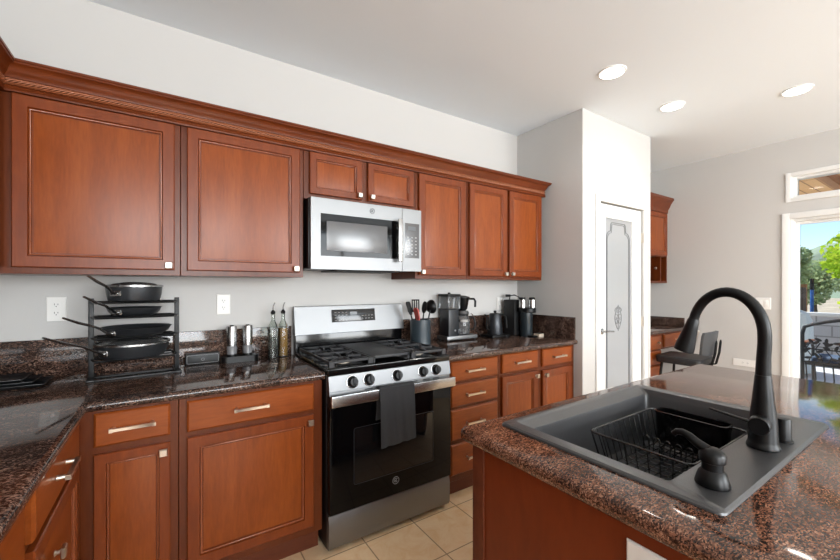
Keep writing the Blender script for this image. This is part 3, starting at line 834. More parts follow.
outlet('wall_outlet', 'white wall outlet left of the pan rack', (-.446, 1.240), FW)
outlet('wall_outlet', 'white wall outlet above the salt and pepper mills', (.270, 1.244), FW)
outlet('wall_outlet', 'white wall outlet behind the kettle and pod coffee machine', (2.52, 1.19), FW)
FR = face_xm(XR)
outlet('light_switch', 'white double light switch plate on the wall left of the patio door', (1.283, 1.175), FR, w=.118, h=.118, kind='switch')
outlet('wall_outlet', 'long low white outlet strip on the wall beyond the island, behind the tall faucet', (1.43, .548), FR, w=.075, h=.2, horiz=True)

# ================================================================== PAN RACK AND PANS
rk = thing('pan_rack', 'black metal pan rack with four tiers on the left counter', 'rack', (-.13, 2.36, ZC1))
RR = Matrix.Translation((-.13, 2.325, ZC1)) @ Matrix.Rotation(radians(4), 4, 'Z')
hw = .168
for s in (-1, 1):
    MB().box(s * hw - .010, s * hw + .010, -.012, .012, .008, .375, .002, mtx=RR).build('post', M['black_sat'], rk)
    MB().box(s * hw - .014, s * hw + .014, -.095, .095, .0005, .011, .003, mtx=RR).build('foot', M['black_sat'], rk)
MB().box(-hw, hw, -.012, .012, .001, .010, .002, mtx=RR).box(-hw, hw, -.092, -.080, .001, .010, .002, mtx=RR).build('base_bar', M['black_sat'], rk)
TIERS = [.090, .190, .286, .355]
for z in TIERS:
    r = MB()
    P = lambda x, y, dz=0: RR @ Vector((x, y, z + dz))
    for y in (-.085, .085): r.tube([P(-hw + .004, y * .2, .0), P(-hw + .02, y, 0), P(hw - .02, y, 0), P(hw - .004, y * .2, 0)], .005, 8)
    r.tube([P(-hw + .004, 0), P(hw - .004, 0)], .004, 8)
    r.build('tier', M['black_sat'], rk)

def pan(label, cx, cy, z, r, h, tip, name='frying_pan', lid=False, steelrim=False, flare=.02):
    """open pan with a rivetted steel handle that ends at tip"""
    t = thing(name, label, 'pan', (cx, cy, z), 'pans on the rack')
    w_ = .003
    b = MB().lathe([(r - flare - .012, z + .001), (r - flare - .002, z + .004), (r - flare * .35, z + h * .5), (r, z + h), (r + .002, z + h + .001), (r - w_, z + h),
                    (r - flare * .35 - w_, z + h * .5), (r - flare - .006, z + .007), (.001, z + .007)], (cx, cy, 0), 40, cap1=True)
    b.build('pan_body', M['pan'], t)
    tip = Vector(tip); d = Vector((tip.x - cx, tip.y - cy, 0)).normalized(); root = Vector((cx, cy, z + h * .55)) + d * (r - flare * .3)
    side = Vector((-d.y, d.x, 0))
    mid = root.lerp(tip, .35) + Vector((0, 0, .006))
    hn = MB(); pts = [root - d * .0, root + d * .02 + Vector((0, 0, .008)), mid, root.lerp(tip, .7), tip]
    hn.tube(pts, [.011, .009, .0085, .0105, .007], 10, flat=.55)
    ho = hn.build('handle', M['steel_l'], t)
    pl = MB()
    R_ = Matrix.Translation(root) @ d.to_track_quat('Y', 'Z').to_matrix().to_4x4()
    pl.box(-.026, .026, -.008, .004, -.014, .014, .006, mtx=R_)
    for s in (-1, 1): pl.sphere(R_ @ Vector((s * .015, .006, 0)), .005, 8, 6)
    pl.build('handle_plate', M['steel_l'], ho)
    if lid:
        zt = z + h + .0015
        lo = MB().lathe([(r - .004, zt), (r * .75, zt + .014), (r * .4, zt + .021), (.002, zt + .023)], (cx, cy, 0), 36, cap0=False, cap1=False).build('glass_lid', M['clear_grey'], t)
        MB().lathe([(r - .006, zt - .001), (r + .004, zt - .001), (r + .004, zt + .007), (r - .004, zt + .009)], (cx, cy, 0), 40, cap0=False, cap1=False).build('lid_rim', M['steel_l'], lo)
        if lid == 2:
            lp = Vector((cx + .09, cy - .11, z + h * .6))
    return t
PZ = [ZC1 + a + .0055 for a in TIERS]
px_, py_ = -.135, 2.305
pan('large wide pan with a lid on the bottom tier of the rack', px_ - .005, py_ - .01, PZ[0], .146, .062, (-0.407, 2.05, 1.148), lid=1, name='saute_pan')
pan('large open frying pan on the second tier of the rack from below', px_ + .01, py_, PZ[1], .140, .042, (-0.354, 2.08, 1.221), flare=.035)
pan('small frying pan on the third tier of the rack, under the saucepan', px_, py_, PZ[2], .108, .038, (-0.294, 2.11, 1.305), flare=.022)
pan('deep lidded saucepan on top of the pan rack', px_, py_, PZ[3], .112, .068, (-0.281, 2.11, 1.393), lid=1, name='saucepan', flare=.008)

# black trays at the far left
TL = ['black oven tray at the bottom of the stack by the left edge', 'black oven tray in the middle of the stack by the left edge', 'black oven tray on top of the stack by the left edge']
for i, lb in enumerate(TL):
    x1 = -.440 - .034 * i; x0 = x1 - .34; y0, y1 = 2.245 + .006 * i, 2.425; z = ZC1 + .0008 + .0125 * i
    mb = MB(); rs = []
    for ins, dz in ((.014, 0), (.0, .012), (.0, .0135), (.003, .0135), (.016, .0035)):
        rs.append([Vector((x, y, z + dz)) for x, y in rrect(x0 + ins, x1 - ins, y0 + ins, y1 - ins, .012, 3)])
    mb.rings(rs)
    tag(mb.build('oven_tray', M['tray'], loc=((x0 + x1) / 2, (y0 + y1) / 2, z)), lb, 'tray', 'stacked black trays')

# low black box beside the rack
t = thing('black_box', 'low black box with a pale edge line on the counter between rack and mills', 'box', (.172, 2.40, ZC1))
MB().box(.078, .243, 2.405, 2.455, ZC1 + .0005, ZC1 + .062, .005).build('box_body', M['black_sat'], t)
e_ = MB().tube([(x_, 2.404, z_) for x_, z_ in rrect(.085, .236, ZC1 + .010, ZC1 + .054, .006, 3)], .001, 5, closed=True)
e_.build('edge_line', M['mark'], t)
q = MB().tube([(.160 + .008 * cos(2 * pi * i / 16), 2.404, ZC1 + .030 + .006 * sin(2 * pi * i / 16)) for i in range(16)], .0008, 5, closed=True)
q.build('small_mark', M['mark'], t)

# salt and pepper mills on their stand
tag(MB().prism(rrect(.248, .442, 2.362, 2.436, .03, 5), 'z', ZC1 + .0005, ZC1 + .034).build('mill_stand', M['black_sat'], loc=(.345, 2.39, ZC1)), 'black base holding the two salt and pepper mills', 'stand')
for x, lb in ((.303, 'left steel pepper mill standing in the black base'), (.386, 'right steel salt mill standing in the black base, nearer the bottles')):
    y = 2.40; z = ZC1 + .0345
    t = thing('pepper_mill', lb, 'mill', (x, y, z), 'steel mills')
    MB().lathe([(.0255, z), (.0255, z + .012)], (x, y, 0), 24).build('foot_ring', M['black_sat'], t)
    MB().lathe([(.026, z + .012), (.026, z + .060)], (x, y, 0), 24, cap0=True).build('spice_chamber', mat('smoky_chamber', (120, 120, 122), .12, spec=.6), t)
    MB().lathe([(.0275, z + .058), (.0275, z + .166), (.026, z + .170), (.003, z + .171)], (x, y, 0), 24).build('steel_sleeve', M['steel_l'], t)
    MB().lathe([(.011, z + .1705), (.010, z + .175), (.002, z + .1755)], (x, y, 0), 16).build('button', M['black_sat'], t)

# oil bottles
for x, y, oil, lvl, lb in ((.527, 2.395, 'dark_oil', .055, 'clear glass pourer bottle with a little dark vinegar, left of the pair'),
                           (.592, 2.42, 'amber', .175, 'clear glass pourer bottle of amber oil, right of the pair beside the stove')):
    t = thing('oil_bottle', lb, 'bottle', (x, y, ZC1), 'oil bottles'); z = ZC1 + .0008; r = .0285
    MB().lathe([(r - .003, z), (r, z + .004), (r, z + .165), (r * .85, z + .195), (.013, z + .222), (.011, z + .235), (.011, z + .262), (.0125, z + .264), (.0125, z + .270)], (x, y, 0), 24, cap1=False, sq=.35).build('glass', M['bottle'], t)
    MB().lathe([(r - .005, z + .004), (r - .003, z + .008), (r - .003, z + lvl), (.001, z + lvl)], (x, y, 0), 20, sq=.35).build('contents', M[oil], t)
    p = MB().lathe([(.010, z + .262), (.014, z + .268), (.014, z + .276), (.008, z + .284), (.005, z + .288)], (x, y, 0), 14).build('stopper', M['black_sat'], t)
    MB().tube([(x, y, z + .284), (x, y, z + .305), (x + .004, y - .002, z + .32), (x + .010, y - .004, z + .332)], [.004, .0036, .0033, .003], 8).build('spout', M['steel_l'], p)

# ================================================================== RIGHT COUNTER
# utensil crock with six utensils
kx, ky = 1.530, 2.300; kz = ZC1 + .0008
tag(MB().lathe([(.070, kz), (.074, kz + .004), (.074, kz + .190), (.070, kz + .190), (.070, kz + .010), (.002, kz + .010)], (kx, ky, 0), 32).build('utensil_crock', M['slate'], loc=(kx, ky, ZC1)), 'dark slate utensil crock just right of the stove', 'crock')
def utensil(name, label, base, top, head, m='black_sat'):
    t = thing(name, label, 'utensil', base, 'utensils in the crock')
    a, b = Vector(base), Vector(top); d = (b - a).normalized()
    MB().tube([a, a.lerp(b, .5), b], [.006, .0065, .005], 8).build('handle', M[m] if head != 'spat_red' else M['red'], t)
    R_ = Matrix.Translation(b) @ d.to_track_quat('Z', 'Y').to_matrix().to_4x4()
    if head in ('spat', 'spat_red'):
        MB().prism([(-.012, -.006), (-.026, .02), (-.028, .08), (-.018, .092), (.018, .092), (.028, .08), (.026, .02), (.012, -.006)], 'y', -.004, .004, mtx=R_).build('blade', M['red' if head == 'spat_red' else m], t)
    elif head == 'spoon':
        q = MB().sphere((0, 0, 0), 1, 16, 10, (.032, .010, .045)); q.xf(R_ @ Matrix.Translation((0, 0, .036))); q.build('bowl', M[m], t)
    elif head == 'ladle':
        q = MB().lathe([(.002, -.044), (.032, -.032), (.050, -.006), (.052, .006), (.048, .006), (.046, -.006), (.028, -.028), (.002, -.038)], (0, 0, 0), 20)
        q.xf(R_ @ Matrix.Translation((.02, -.02, .03)) @ Matrix.Rotation(radians(70), 4, 'X')); q.build('bowl', M[m], t)
    elif head == 'slot':
        q = MB()
        for x in (-.024, -.008, .008, .024): q.box(x - .005, x + .005, -.002, .002, 0, .085, .001)
        q.box(-.029, .029, -.002, .002, -.006, .008, .001).box(-.029, .029, -.002, .002, .078, .088, .001); q.xf(R_); q.build('blade', M[m], t)
z0 = kz + .013
utensil('spatula', 'black spatula leaning at the left of the crock', (kx - .01, ky + .01, z0), (kx - .075, ky + .012, 1.150), 'spat')
utensil('spatula', 'coral red spatula in the middle of the crock', (kx + .01, ky - .02, z0), (kx - .034, ky - .022, 1.105), 'spat_red')
utensil('slotted_turner', 'black slotted turner standing behind the coral spatula', (kx - .02, ky + .03, z0), (kx - .008, ky + .052, 1.165), 'slot')
utensil('serving_spoon', 'black serving spoon between turner and ladle in the crock', (kx, ky + .0, z0), (kx + .030, ky + .000, 1.160), 'spoon')
utensil('ladle', 'black ladle with a round bowl leaning right in the crock', (kx + .0, ky - .035, z0), (kx + .066, ky - .03, 1.175), 'ladle')

# drip coffee maker
t = thing('coffee_maker', 'black and steel drip coffee maker with glass carafe, right of the crock', 'coffee maker', (1.98, 2.36, ZC1)); z = ZC1
y0, y1 = 2.315, 2.455
MB().box(1.790, 2.100, y0, y1, z + .012, z + .042, .006).build('base', M['steel'], t)
for x in (1.81, 2.08):
    for y in (y0 + .02, y1 - .02): MB().lathe([(.011, z + .0005), (.011, z + .013)], (x, y, 0), 12).build('foot', M['black_matte'], t)
MB().box(1.812, 1.912, y0 + .012, y1 - .006, z + .013, z + .250, .006).build('tower', mat('dark_blue_black', (22, 25, 30), .35), t)
MB().lathe([(.008, 0), (.008, .003)], (1.875, y0 + .012, z + .085), 12, 'y').build('power_switch', M['mark'], t)
wt = MB().box(1.800, 1.925, y0 + .006, y1 - .006, z + .252, z + .352, .008).build('water_tank', M['clear_grey'], t)
MB().box(1.800, 1.925, y0 + .004, y1 - .004, z + .352, z + .370, .004).lathe([(.012, z + .369), (.012, z + .380), (.004, z + .384)], (1.86, 2.385, 0), 12).build('tank_lid', M['black_sat'], wt)
MB().tube([(1.90, 2.385, z + .26), (1.91, 2.385, z + .34), (1.94, 2.385, z + .352), (1.98, 2.385, z + .35)], .008, 10).build('outlet_pipe', M['steel_l'], t)
fbk = MB().lathe([(.030, z + .235), (.044, z + .25), (.060, z + .335), (.064, z + .338), (.064, z + .345), (.03, z + .355), (.002, z + .357)], (1.992, 2.385, 0), 24).build('filter_basket', M['black_sat'], t)
MB().tube([(2.045, 2.36, z + .33), (2.082, 2.34, z + .328), (2.092, 2.335, z + .31), (2.090, 2.335, z + .262)], .009, 8).build('basket_handle', M['black_sat'], fbk)
MB().lathe([(.058, z + .208), (.060, z + .214), (.05, z + .232), (.018, z + .236)], (1.992, 2.385, 0), 24).build('basket_cone', M['steel'], fbk)
cf = thing('glass_carafe', 'glass coffee carafe with steel band standing on the drip coffee maker plate', 'carafe', (1.992, 2.385, z + .0425))
MB().lathe([(.050, z + .043), (.062, z + .050), (.066, z + .085), (.066, z + .140), (.056, z + .175), (.050, z + .192), (.052, z + .198)], (1.992, 2.385, 0), 28, cap1=False).build('glass', M['clear_grey'], cf)
MB().lathe([(.067, z + .148), (.061, z + .164), (.060, z + .164), (.066, z + .147)], (1.992, 2.385, 0), 28, cap0=False, cap1=False).build('steel_band', M['steel_l'], cf)
MB().lathe([(.053, z + .196), (.054, z + .203), (.04, z + .2065), (.002, z + .2065)], (1.992, 2.385, 0), 24).build('lid', M['black_sat'], cf)
MB().tube([(2.034, 2.346, z + .185), (2.066, 2.325, z + .178), (2.074, 2.318, z + .13), (2.066, 2.325, z + .085), (2.048, 2.342, z + .082)], .008, 8).build('handle', M['black_sat'], cf)

# gooseneck kettle on its base
kx2, ky2 = 2.325, 2.345
t = thing('kettle_base', 'low black electric base under the gooseneck kettle', 'kettle base', (kx2, ky2, ZC1))
MB().box(kx2 - .10, kx2 + .10, ky2 - .075, ky2 + .075, ZC1 + .0005, ZC1 + .024, .006).build('base_plate', M['black_sat'], t)
MB().lathe([(.010, 0), (.010, .006)], (kx2 + .055, ky2 - .075, ZC1 + .012), 16, 'y').build('dial', M['black_matte'], t)
MB().tube([(kx2 - .095, ky2 + .07, ZC1 + .016), (kx2 - .13, ky2 + .075, ZC1 + .05), (kx2 - .15, ky2 + .09, ZC1 + .12), (kx2 - .165, ky2 + .10, ZC1 + .19), (kx2 - .18, ky2 + .105, ZC1 + .20)], .0035, 8).build('cord', M['black_sat'], t)
t = thing('gooseneck_kettle', 'dark grey gooseneck kettle between the drip coffee maker and the pod machine', 'kettle', (kx2, ky2, ZC1 + .0245)); z = ZC1 + .0248
MB().lathe([(.064, z), (.066, z + .004), (.050, z + .165), (.047, z + .170)], (kx2, ky2, 0), 32).build('kettle_body', mat('gunmetal', (60, 62, 66), .32, metal=.6), t)
lid_ = MB().lathe([(.047, z + .1705), (.046, z + .176), (.012, z + .180), (.009, z + .183), (.013, z + .188), (.013, z + .198), (.003, z + .201)], (kx2, ky2, 0), 24).build('lid', M['black_sat'], t)
MB().tube([(kx2 - .062, ky2, z + .03), (kx2 - .10, ky2 - .005, z + .05), (kx2 - .105, ky2 - .006, z + .10), (kx2 - .098, ky2 - .005, z + .15), (kx2 - .125, ky2 - .007, z + .172)], [.010, .008, .007, .006, .0055], 10).build('spout', M['black_sat'], t)
MB().tube([(kx2 + .048, ky2, z + .155), (kx2 + .085, ky2 - .01, z + .162), (kx2 + .112, ky2 - .016, z + .14), (kx2 + .120, ky2 - .018, z + .05)], [.007, .008, .010, .010], 10).build('handle', M['black_sat'], t)

# pod coffee machine
t = thing('pod_coffee_machine', 'tall black pod coffee machine with two steel cylinders on its head, by the pantry corner', 'coffee machine', (2.60, 2.32, ZC1)); z = ZC1 + .0006
MB().box(2.515, 2.625, 2.300, 2.43, z, z + .312, .006).build('water_tank_housing', M['black_matte'], t)
MB().box(2.514, 2.626, 2.299, 2.431, z + .245, z + .2465).build('seam_line', M['slot'], t)
MB().lathe([(.050, z), (.052, z + .004), (.052, z + .205)], (2.590, 2.235, 0), 28).build('front_column', mat('dark_teal_black', (34, 42, 46), .3), t)
hd = MB().lathe([(.066, z + .205), (.070, z + .210), (.070, z + .240), (.064, z + .246)], (2.597, 2.225, 0), 32)
hd.box(2.545, 2.655, 2.235, 2.310, z + .205, z + .246, .006)
hdo = hd.build('brew_head', M['black_sat'], t)
for x, y in ((2.560, 2.252), (2.620, 2.198)):
    co = MB().lathe([(.031, z + .2462), (.031, z + .315), (.028, z + .318)], (x, y, 0), 24).build('steel_cylinder', M['steel_l'], hdo)
    MB().lathe([(.027, z + .318), (.027, z + .330), (.022, z + .335), (.002, z + .336)], (x, y, 0), 20).build('cylinder_cap', M['black_sat'], co)
MB().box(2.555, 2.612, 2.130, 2.190, z, z + .012, .004).build('drip_tray', M['black_sat'], t)
pg = MB().tube([(2.56, 2.40, z + .310), (2.565, 2.40, z + .345), (2.60, 2.38, z + .352), (2.625, 2.35, z + .335), (2.60, 2.30, z + .20)], .005, 8)
pg.box(2.53, 2.575, 2.40, 2.425, z + .335, z + .358, .004)
pg.build('power_cord', M['black_sat'], t)
t = thing('pod_box', 'small pale card box on the counter right of the pod coffee machine', 'box', (2.66, 2.15, ZC1))
MB().box(2.625, 2.685, 2.125, 2.185, ZC1 + .0006, ZC1 + .026, .002).build('carton', M['pod'], t)
MB().box(2.629, 2.681, 2.129, 2.181, ZC1 + .0262, ZC1 + .029, .001).build('carton_lid', M['black_sat'], t)

# ================================================================== ISLAND
IX0, IX1, IY0, IY1 = .745, 2.487, -.75, .914
SX0, SX1, SY0, SY1 = .862, 1.700, .275, .850           # sink rim
def round_corner(p, r): pass
ip = []
R_ = .024
for (cx, cy, a) in ((IX1 - R_, IY1 - R_, 0), (IX0 + R_, IY1 - R_, pi / 2), (IX0 + R_, IY0 + R_, pi), (IX1 - R_, IY0 + R_, 1.5 * pi)):
    ip += arc(cx, cy, R_, a, a + pi / 2, 5)
hx0, hx1, hy0, hy1 = SX0 + .022, SX1 - .022, SY0 + .022, SY1 - .020
c = slab(MB(), ip, [1] * len(ip), ZC0 - .004, ZC1, .0200, hole=[(hx0, hy0), (hx1, hy0), (hx1, hy1), (hx0, hy1)])
M['granite_i'] = granite('red_brown_granite', [(.25, (34, 25, 21)), (.38, (58, 40, 32)), (.5, (88, 59, 45)), (.6, (108, 72, 55)), (.7, (136, 92, 70)), (.8, (166, 124, 100))], scale=420)
tag(c.build('countertop', M['granite_i'], loc=(1.6, .1, ZC0)), 'polished red-brown granite island counter holding the black sink', 'countertop')
t = thing('island_cabinet', 'cherry kitchen island base with a plain red-brown side panel under the sink counter', 'island', (1.6, .1, 0))
bx0, bx1, by0, by1 = .778, 2.20, -.70, .872
b = MB()
b.box(bx0, bx0 + .02, by0, by1, 0, ZC0 - .0045).box(bx1 - .02, bx1, by0, by1, 0, ZC0 - .0045)
b.box(bx0 + .02, bx1 - .02, by1 - .02, by1, .1, ZC0 - .0045).box(bx0 + .02, bx1 - .02, by0, by0 + .02, 0, ZC0 - .0045).box(bx0 + .02, bx1 - .02, by0 + .02, by1 - .02, .1, .12)
b.build('body', M['wood_panel'], t)
MB().box(bx0 - .006, bx0, by1 - .045, by1 + .002, 0, ZC0 - .0045, .002).build('corner_post', M['wood_dark'], t)
FI = lambda u, v, n: Vector((u, by1 + n, v))
for i, (a, b_) in enumerate(((.82, 1.26), (1.28, 1.72), (1.74, 2.17))):
    dr = door(FI, a, b_, .14, .84, t); knob(FI, b_ - .03 if i % 2 == 0 else a + .03, .80, dr)
outlet('wall_outlet', 'pale outlet on the red-brown island side at the bottom edge of the picture', (.373, .780), face_xm(bx0), w=.074, h=.118)

# sink: rim, deck and basin in one moulding
BX0, BX1, BY0, BY1, BZ = .905, 1.660, .385, .824, .700
ZR = ZC1 + .009
s = MB()
def ringxy(x0, x1, y0, y1, r, z, n=5): return [Vector((x, y, z)) for x, y in rrect(x0, x1, y0, y1, r, n)]
rs = [ringxy(SX0, SX1, SY0, SY1, .018, ZC1 + .0006), ringxy(SX0 + .001, SX1 - .001, SY0 + .001, SY1 - .001, .018, ZC1 + .005), ringxy(SX0 + .006, SX1 - .006, SY0 + .006, SY1 - .006, .016, ZR)]
# bowl opening
bo = [(0, ZR), (.004, ZR - .003)]
rs += [ringxy(BX0, BX1, BY0, BY1, .012, ZR), ringxy(BX0 + .006, BX1 - .006, BY0 + .006, BY1 - .006, .012, ZR - .004),
       ringxy(BX0 + .010, BX1 - .010, BY0 + .010, BY1 - .030, .014, ZR - .022), ringxy(BX0 + .012, BX1 - .012, BY0 + .012, BY1 - .032, .016, ZR - .030),
       ringxy(BX0 + .018, BX1 - .018, BY0 + .018, BY1 - .038, .03, BZ + .02), ringxy(BX0 + .036, BX1 - .036, BY0 + .036, BY1 - .055, .03, BZ + .002)]
s.rings(rs, False, True)
rs = [ringxy(SX0, SX1, SY0, SY1, .018, ZC1 + .0006), ringxy(hx0 + .003, hx1 - .003, hy0 + .003, hy1 - .003, .014, ZC1 + .0006), ringxy(hx0 + .003, hx1 - .003, hy0 + .003, hy1 - .003, .02, BZ - .01)]
s.rings(rs, False, True)
sk = tag(s.build('kitchen_sink', M['sink'], loc=(1.28, .57, ZC1)), 'black composite drop-in sink set in the island counter', 'sink')
MB().lathe([(.045, BZ + .0025), (.045, BZ + .005), (.036, BZ + .004), (.002, BZ + .003)], (1.28, .58, 0), 24).build('drain', M['black_sat'], sk)

# faucet
fx, fy = 1.300, .332
t = thing('faucet', 'tall matte black gooseneck faucet on the sink deck', 'faucet', (fx, fy, ZR))
MB().lathe([(.034, ZR + .0005), (.035, ZR + .004), (.033, ZR + .012), (.0315, ZR + .014), (.031, ZR + .02), (.0285, ZR + .075), (.0225, ZR + .13), (.0175, ZR + .185), (.0165, ZR + .190)], (fx, fy, 0), 32).build('faucet_body', M['faucet'], t)
zc_, rc = 1.222, .081
fy2 = fy - .003
pts = [(fx, fy, ZR + .1905), (fx, fy - .001, 1.16), (fx, fy2, 1.20)]
rad = [.0165, .0152, .0148]
for i in range(0, 23):
    a = pi - radians(163) * i / 22
    pts.append((fx - .004 * i / 22, fy2 + rc + rc * cos(a), zc_ + rc * sin(a) * 1.38)); rad.append(.0148 - .0022 * i / 22)
MB().tube(pts, rad, 20).build('gooseneck', M['faucet'], t)
e1 = Vector(pts[-1]); e0 = Vector(pts[-2]); d = (e1 - e0).normalized(); q = MB(); H = [e1 + d * k for k in (.0, .004, .006, .03, .088, .100, .102)]
q.tube(H, [.0130, .0138, .0150, .0175, .0255, .0262, .0235], 24)
hd = q.build('spray_head', M['faucet'], t)
n_ = MB(); sv = Vector((.833, -.553, 0))
q_ = Matrix.Translation(e1 + d * .058 + sv * .0195) @ d.to_track_quat('Z', 'Y').to_matrix().to_4x4()
n_.box(-.008, .008, -.008, .008, -.022, .022, .004, mtx=q_)
n_.build('spray_button', M['nickel'], hd)
lv = MB().lathe([(.0225, .0), (.0225, .036), (.0205, .039)], (0, 0, 0), 24, 'x')
lv.xf(Matrix.Translation((fx - .018, fy, ZR + .068)) @ Matrix.Rotation(radians(188), 4, 'Z'))
lo = lv.build('lever_hub', M['faucet'], t)
MB().tube([(fx - .044, fy + .018, ZR + .073), (fx - .050, fy + .05, ZR + .078), (fx - .053, fy + .100, ZR + .086)], [.0062, .0055, .0042], 10, flat=.7).build('lever', M['faucet'], lo)

# soap dispenser
dx, dy = .968, .330
t = thing('soap_dispenser', 'black pump soap dispenser on the sink deck, nearest the viewer', 'soap dispenser', (dx, dy, ZR))
MB().lathe([(.031, ZR + .0005), (.032, ZR + .004), (.025, ZR + .028), (.020, ZR + .033)], (dx, dy, 0), 28).build('collar', M['faucet'], t)
pm = MB().lathe([(.0195, ZR + .033), (.0195, ZR + .048), (.0235, ZR + .050), (.0245, ZR + .064), (.021, ZR + .071), (.012, ZR + .077), (.002, ZR + .078)], (dx, dy, 0), 24).build('pump_head', M['faucet'], t)
MB().tube([(dx, dy + .008, ZR + .070), (dx, dy + .03, ZR + .080), (dx, dy + .044, ZR + .090), (dx - .001, dy + .056, ZR + .094), (dx - .002, dy + .067, ZR + .092), (dx - .003, dy + .074, ZR + .085)], [.011, .0098, .0085, .0075, .0068, .0058], 14).build('spout', M['faucet'], pm)
# air gap cap
t = tag(MB().lathe([(.024, ZR + .0005), (.024, ZR + .004), (.0195, ZR + .006), (.0195, ZR + .058), (.017, ZR + .063), (.002, ZR + .064)], (1.40, .318, 0), 24).build('air_gap_cap', M['faucet'], loc=(1.40, .318, ZR)), 'short black air gap cylinder behind the faucet', 'air gap')

# dish rack in the basin
qx0, qx1, qy0, qy1 = 1.160, 1.588, .440, .738; qz, qb = .872, .750
t = thing('dish_rack', 'black wire dish rack standing inside the sink basin', 'dish rack', ((qx0 + qx1) / 2, (qy0 + qy1) / 2, BZ))
MB().tube(ringxy(qx0, qx1, qy0, qy1, .025, qz), .0036, 8, closed=True).build('top_rim', M['wire'], t)
g = MB(); ib = .03
nx_, ny_ = 12, 8
for i in range(nx_ + 1):
    x = qx0 + .012 + (qx1 - qx0 - .024) * i / nx_
    xb_ = qx0 + ib + (qx1 - qx0 - 2 * ib) * i / nx_
    g.tube([(x, qy0, qz), (xb_, qy0 + ib, qb + .006), (xb_, qy0 + ib + .012, qb), (xb_, qy1 - ib - .012, qb), (xb_, qy1 - ib, qb + .006), (x, qy1, qz)], .0019, 6)
for i in range(ny_ + 1):
    y = qy0 + .012 + (qy1 - qy0 - .024) * i / ny_
    yb2 = qy0 + ib + (qy1 - qy0 - 2 * ib) * i / ny_
    g.tube([(qx0, y, qz), (qx0 + ib, yb2, qb + .009), (qx0 + ib + .012, yb2, qb + .004), (qx1 - ib - .012, yb2, qb + .004), (qx1 - ib, yb2, qb + .009), (qx1, y, qz)], .0019, 6)
g.build('wire_basket', M['wire'], t)
for xr in (1.445,):
    for i in range(7):
        y = qy0 + .05 + i * .034
        MB().tube([(xr + .0, y - .010, qb + .004)] + [(xr + .004, y - .010 * cos(pi * k / 8), qb + .045 + .014 * sin(pi * k / 8)) for k in range(9)] + [(xr, y + .010, qb + .004)], .0022, 6).build('plate_prong', M['wire'], t)
for x in (qx0 + .06, qx1 - .06):
    for y in (qy0 + .06, qy1 - .06): MB().cyl((x, y, BZ + .0025), (x, y, qb + .002), .006, .005, 10).build('foot', M['black_matte'], t)
# utensil caddy on the far side of the rack
t = thing('utensil_caddy', 'black utensil caddy hooked on the far side of the dish rack', 'caddy', (1.56, .59, .77))
cx0, cx1, cy0, cy1 = 1.512, 1.578, .478, .700
rs = [ringxy(cx0 + .006, cx1 - .006, cy0 + .006, cy1 - .006, .018, .772), ringxy(cx0, cx1, cy0, cy1, .02, .880), ringxy(cx0 - .003, cx1 + .003, cy0 - .003, cy1 + .003, .022, .882), ringxy(cx0 - .003, cx1 + .003, cy0 - .003, cy1 + .003, .022, .888),
      ringxy(cx0 + .003, cx1 - .003, cy0 + .003, cy1 - .003, .018, .888), ringxy(cx0 + .008, cx1 - .008, cy0 + .008, cy1 - .008, .014, .778)]
MB().rings(rs).build('caddy_cup', M['black_gloss'], t)
MB().box(cx1 + .001, 1.594, .50, .53, .874, .887, .002).box(cx1 + .001, 1.594, .65, .68, .874, .887, .002).build('hook', M['black_gloss'], t)

# ================================================================== DESK NOOK
dyf = 1.985
t = thing('wall_cabinet', 'tall cherry wall cabinet with open cubbies over the desk, beyond the pantry', 'cabinet', (4.5, YB, 1.388), 'cherry wall cabinets')
ux0, ux1, uy = XPE + .002, XR - .002, 2.175
b = MB().box(ux0, ux1, uy, YB - .001, 1.70, 2.235, .0015, 1).box(ux0, ux1, YB - .012, YB - .001, 1.40, 1.70)
b.box(ux0, ux1, uy, YB - .012, 1.388, 1.412)
for x in (ux0, 4.18, 4.53, 4.86, ux1 - .022): b.box(x, x + .022, uy, YB - .012, 1.412, 1.70)
b.build('body', M['wood_f'], t)
FD = face_y(uy)
for a, b_, k in ((3.86, 4.42, 4.39), (4.45, 5.0, 4.48)):
    dr = door(FD, a, b_, 1.715, 2.215, t); knob(FD, k, 1.745, dr)
for x in (4.05, 4.4, 4.72): MB().lathe([(.011, 0), (.014, .012), (.013, .022), (.004, .026)], (x, uy, 1.56), 12, 'y').build('knob', M['nickel'], t)
for a, b_ in ((3.864, 4.178), (4.204, 4.528)): MB().box(a, b_, uy + .001, uy + .016, 1.415, 1.697, .002).build('drawer', M['wood_h'], t)
sweep(MB(), [(ux0, uy), (ux1, uy)], [(.0005, 2.225), (.012, 2.225), (.014, 2.265), (.028, 2.285), (.05, 2.335), (.07, 2.365), (.078, 2.37), (.078, 2.395), (.0005, 2.395)]).build('cornice', M['wood_crown'], t)
t = thing('desk_cabinet', 'cherry desk cabinet with drawers and knee space beyond the pantry', 'cabinet', (4.4, YB, 0))
b = MB().box(XPE + .002, 4.445, dyf, YB - .001, .10, .838, .0015, 1).box(4.445, XR - .002, dyf + .002, YB - .001, .665, .838, .0015, 1).box(XPE + .002, 4.445, dyf + .06, dyf + .08, 0, .1)
b.build('body', M['wood_f'], t)
FK = face_y(dyf)
for a, b_, c_, d_ in ((3.86, 4.425, .675, .822), (3.86, 4.425, .52, .66), (3.86, 4.425, .12, .505), (4.50, 5.0, .685, .822)):
    p = door(FK, a, b_, c_, d_, t, 'wood_h', DRAWER, 'drawer')
    MB().lathe([(.008, .019), (.007, .03), (.014, .036), (.013, .044), (.004, .047)], ((a + b_) / 2 + (.20 if a < 4 else 0), dyf, (c_ + d_) / 2), 12, 'y').build('knob', M['nickel'], p)
